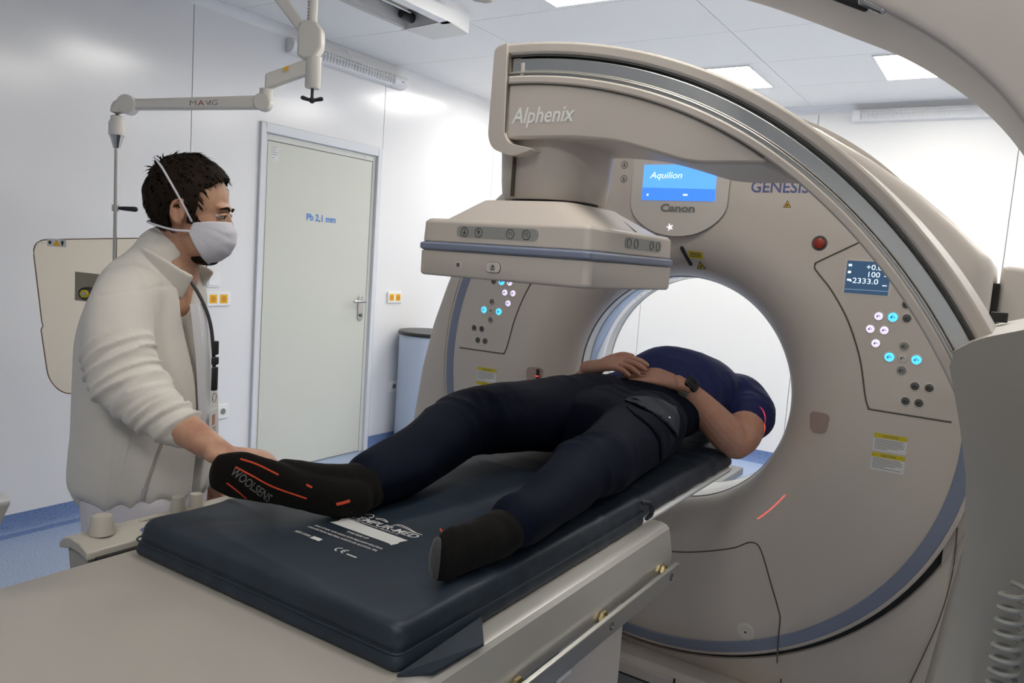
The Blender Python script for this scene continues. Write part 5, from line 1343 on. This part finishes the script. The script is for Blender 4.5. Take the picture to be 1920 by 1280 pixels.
patch([(-.854, 1.917, 1.141), (-.815, 1.941, 1.133), (-.767, 1.97, 1.112), (-.742, 1.982, 1.081), (-.730, 1.987, 1.060), (-.718, 1.993, 1.054), (-.714, 2.003, 1.109), (-.713, 2.007, 1.138), (-.747, 1.987, 1.150), (-.794, 1.958, 1.160), (-.836, 1.930, 1.153)], 'pocket_flap', m_trous2, .012)
hb = tb_bvh.ray_cast(Vector((-.755, 1.976, 1.100))-D2*.25, D2)
if hb[0] is not None: obj('snap_button', ellipsoid(tuple(hb[0]-D2*.018), (.004, .004, .004), nu=12, nv=8), m_steel, trs)
# socks
feetR = [tube([(-1.132, 1.285, 1.000, .050), (-1.128, 1.235, .998, .047), (-1.122, 1.195, .988, .046, .048)], n=20),
         tube([(-1.112, 1.165, .976, .034, .042), (-1.135, 1.125, .981, .034, .043), (-1.180, 1.062, 1.002, .029, .043), (-1.222, 1.000, 1.026, .027, .051), (-1.250, .962, 1.038, .025, .053), (-1.270, .938, 1.044, .018, .042)], up=(.35, -.1, 1), n=24, sub=4),
         tube([(-1.128, 1.21, 1.000, .040), (-1.160, 1.13, 1.012, .034), (-1.205, 1.05, 1.035, .028)], n=18)]
me = remesh(join(*feetR), .0040, 5); displace(me, lambda co, no: .0015*nz(co, (30, 30, 30), 2)+.0018*ridges(co, (8, 30, 8), 4)*np.clip((co[:, 1]-1.13)/.05, 0, 1))
sockR = obj('sock', me, m_sock, pt_, angle=180, label='black sock with orange lines and grey lettering on its sole')
rb_ = bvh_of(sockR)
DV = Vector((-1.17, .99, -.48)).normalized()     # across the sole
def sole(pts, r, m, name):
    o = []
    S = catmull([np.array(p) for p in pts], 8)
    for p in S:
        h = rb_.ray_cast(Vector(p)-DV*.4, DV)
        if h[0] is not None: o.append((*(h[0]-DV*.0002), r, .0012))
    if len(o) > 2: obj(name, tube(o, n=6, sub=1, up=tuple(DV), roundcap=False), m, sockR)
sole([(-1.224, .952, 1.077), (-1.195, .969, 1.069), (-1.158, .991, 1.052)], .0019, m_sock_or, 'orange_line')
sole([(-1.230, .946, 1.061), (-1.199, .964, 1.045), (-1.163, .985, 1.027), (-1.105, 1.020, 1.009)], .0019, m_sock_or, 'orange_line')
sole([(-1.241, .935, 1.029), (-1.219, .947, 1.012), (-1.191, .962, .987)], .0019, m_sock_or, 'orange_line')
sole([(-1.052, 1.053, 1.002), (-1.040, 1.060, 1.006), (-1.029, 1.069, 1.011)], .0038, m_sock_or, 'orange_line')
sole([(-1.109, 1.021, 1.037), (-1.104, 1.024, 1.034), (-1.098, 1.027, 1.032)], .0022, m_sock_or, 'orange_line')
tx = Vector((.065, .036, -.049)).normalized(); ty = tx.cross(DV); ty = -ty if ty.z < 0 else ty
wl_ = text_mb('WOOLSENS', .0165, tuple(Vector((-1.240, .941, 1.046))), tuple(tx), tuple(ty), width=.093, bold=.01, off=0)
obj('sock_lettering', drape(wl_, rb_, tuple(DV), off=.0012, dist=.4, sub=.006), m_sock_gr, sockR, smooth=False)
feetL = [tube([(-.744, 1.255, 1.003, .043), (-.748, 1.20, .998, .042), (-.756, 1.15, .990, .041, .043), (-.762, 1.10, .986, .034, .043), (-.764, 1.06, .987, .025, .046), (-.764, 1.03, .988, .021, .049), (-.764, 1.008, .988, .017, .042)], n=22, sub=4),
         tube([(-.752, 1.17, .975, .032, .032), (-.780, 1.14, .968, .024, .026)], n=16)]
me = remesh(join(*feetL), .0040, 5); displace(me, lambda co, no: .0015*nz(co, (30, 30, 30), 2)+.002*ridges(co, (8, 30, 8), 4)*np.clip((co[:, 1]-1.05)/.05, 0, 1))
sockL = obj('sock', me, m_sock, pt_, angle=180, label='black sock seen end-on, resting on the mattress')
lb_ = bvh_of(sockL)
for x, z in ((-.774, 1.028), (-.779, 1.010), (-.778, .962)):
    h = lb_.ray_cast(Vector((x, .6, z)), Vector((0, 1, 0)))
    if h[0] is not None: obj('orange_line', tube([(h[0].x-.004, h[0].y, h[0].z+.003, .0018), (h[0].x+.003, h[0].y-.0005, h[0].z-.003, .0018)], n=6, sub=1), m_sock_or, sockL)
tp = obj('toe_patch', ellipsoid((-.765, .998, .990), (.011, .0135, .038), nu=16, nv=12), m_sock_gr if False else mat('worn_grey_wool', (.05, .05, .052), .95, sheen=.3, bump=.5, bscale=200), sockL, label='worn grey toe patch')
# small clamp beside the sleeve
tag(obj('headrest_clip', prism(rnd([(2.80, .965), (2.86, .965), (2.87, 1.02), (2.80, 1.03)], .01), 'x', -.715, -.690), mat('clip_grey', (.14, .16, .19), .5), bevel=.003), 'small grey clip just beyond the lying person\'s sleeve', 'clip')

# ================================================================== ALIGNMENT LASERS of the scanner (thin light fans)
def laser(name, loc, direction, ranges, energy, half=.0005):
    L = bpy.data.lights.new(name, 'SPOT'); L.energy = energy; L.color = (1, .05, .04); L.spot_size = radians(150); L.spot_blend = 0; L.shadow_soft_size = 0.0
    o = bpy.data.objects.new(name, L); COL.objects.link(o)
    d = Vector(direction).normalized(); ax = Vector((0, 1, 0)); z = -d; x = (ax-z*ax.dot(z)).normalized(); y = z.cross(x)
    M = Matrix((x, y, z)).transposed().to_4x4(); M.translation = Vector(loc); o.matrix_world = M
    L.use_nodes = True; nt = L.node_tree; em = nt.nodes['Emission']
    tc = nt.nodes.new('ShaderNodeTexCoord'); sp = nt.nodes.new('ShaderNodeSeparateXYZ'); nt.links.new(tc.outputs['Normal'], sp.inputs[0])
    def mth(op, a, b=None):
        n = nt.nodes.new('ShaderNodeMath'); n.operation = op
        for i, v in enumerate((a, b)):
            if v is None: continue
            if isinstance(v, (int, float)): n.inputs[i].default_value = v
            else: nt.links.new(v, n.inputs[i])
        return n.outputs[0]
    thin = mth('LESS_THAN', mth('ABSOLUTE', sp.outputs[0]), half)
    ang = mth('ARCTAN2', sp.outputs[1], mth('ABSOLUTE', sp.outputs[2]))
    tot = None
    for a, b in ranges:
        q = mth('MULTIPLY', mth('GREATER_THAN', ang, radians(a)), mth('LESS_THAN', ang, radians(b)))
        tot = q if tot is None else mth('ADD', tot, q)
    nt.links.new(mth('MULTIPLY', mth('MULTIPLY', thin, tot), 1.0), em.inputs['Strength'])
    return o
laser('alignment_laser', (-1.535, 2.577, 1.10), (1, 0, 0), [(19.5, 31)], 220, half=.0014)
laser('alignment_laser', (-1.382, 2.577, .703), (1, 0, 0), [(-6.5, .7)], 90, half=.0012)
laser('alignment_laser', (-.502, 2.583, 1.10), (-1, -.24, 0), [(-40, -8)], 20, half=.006)
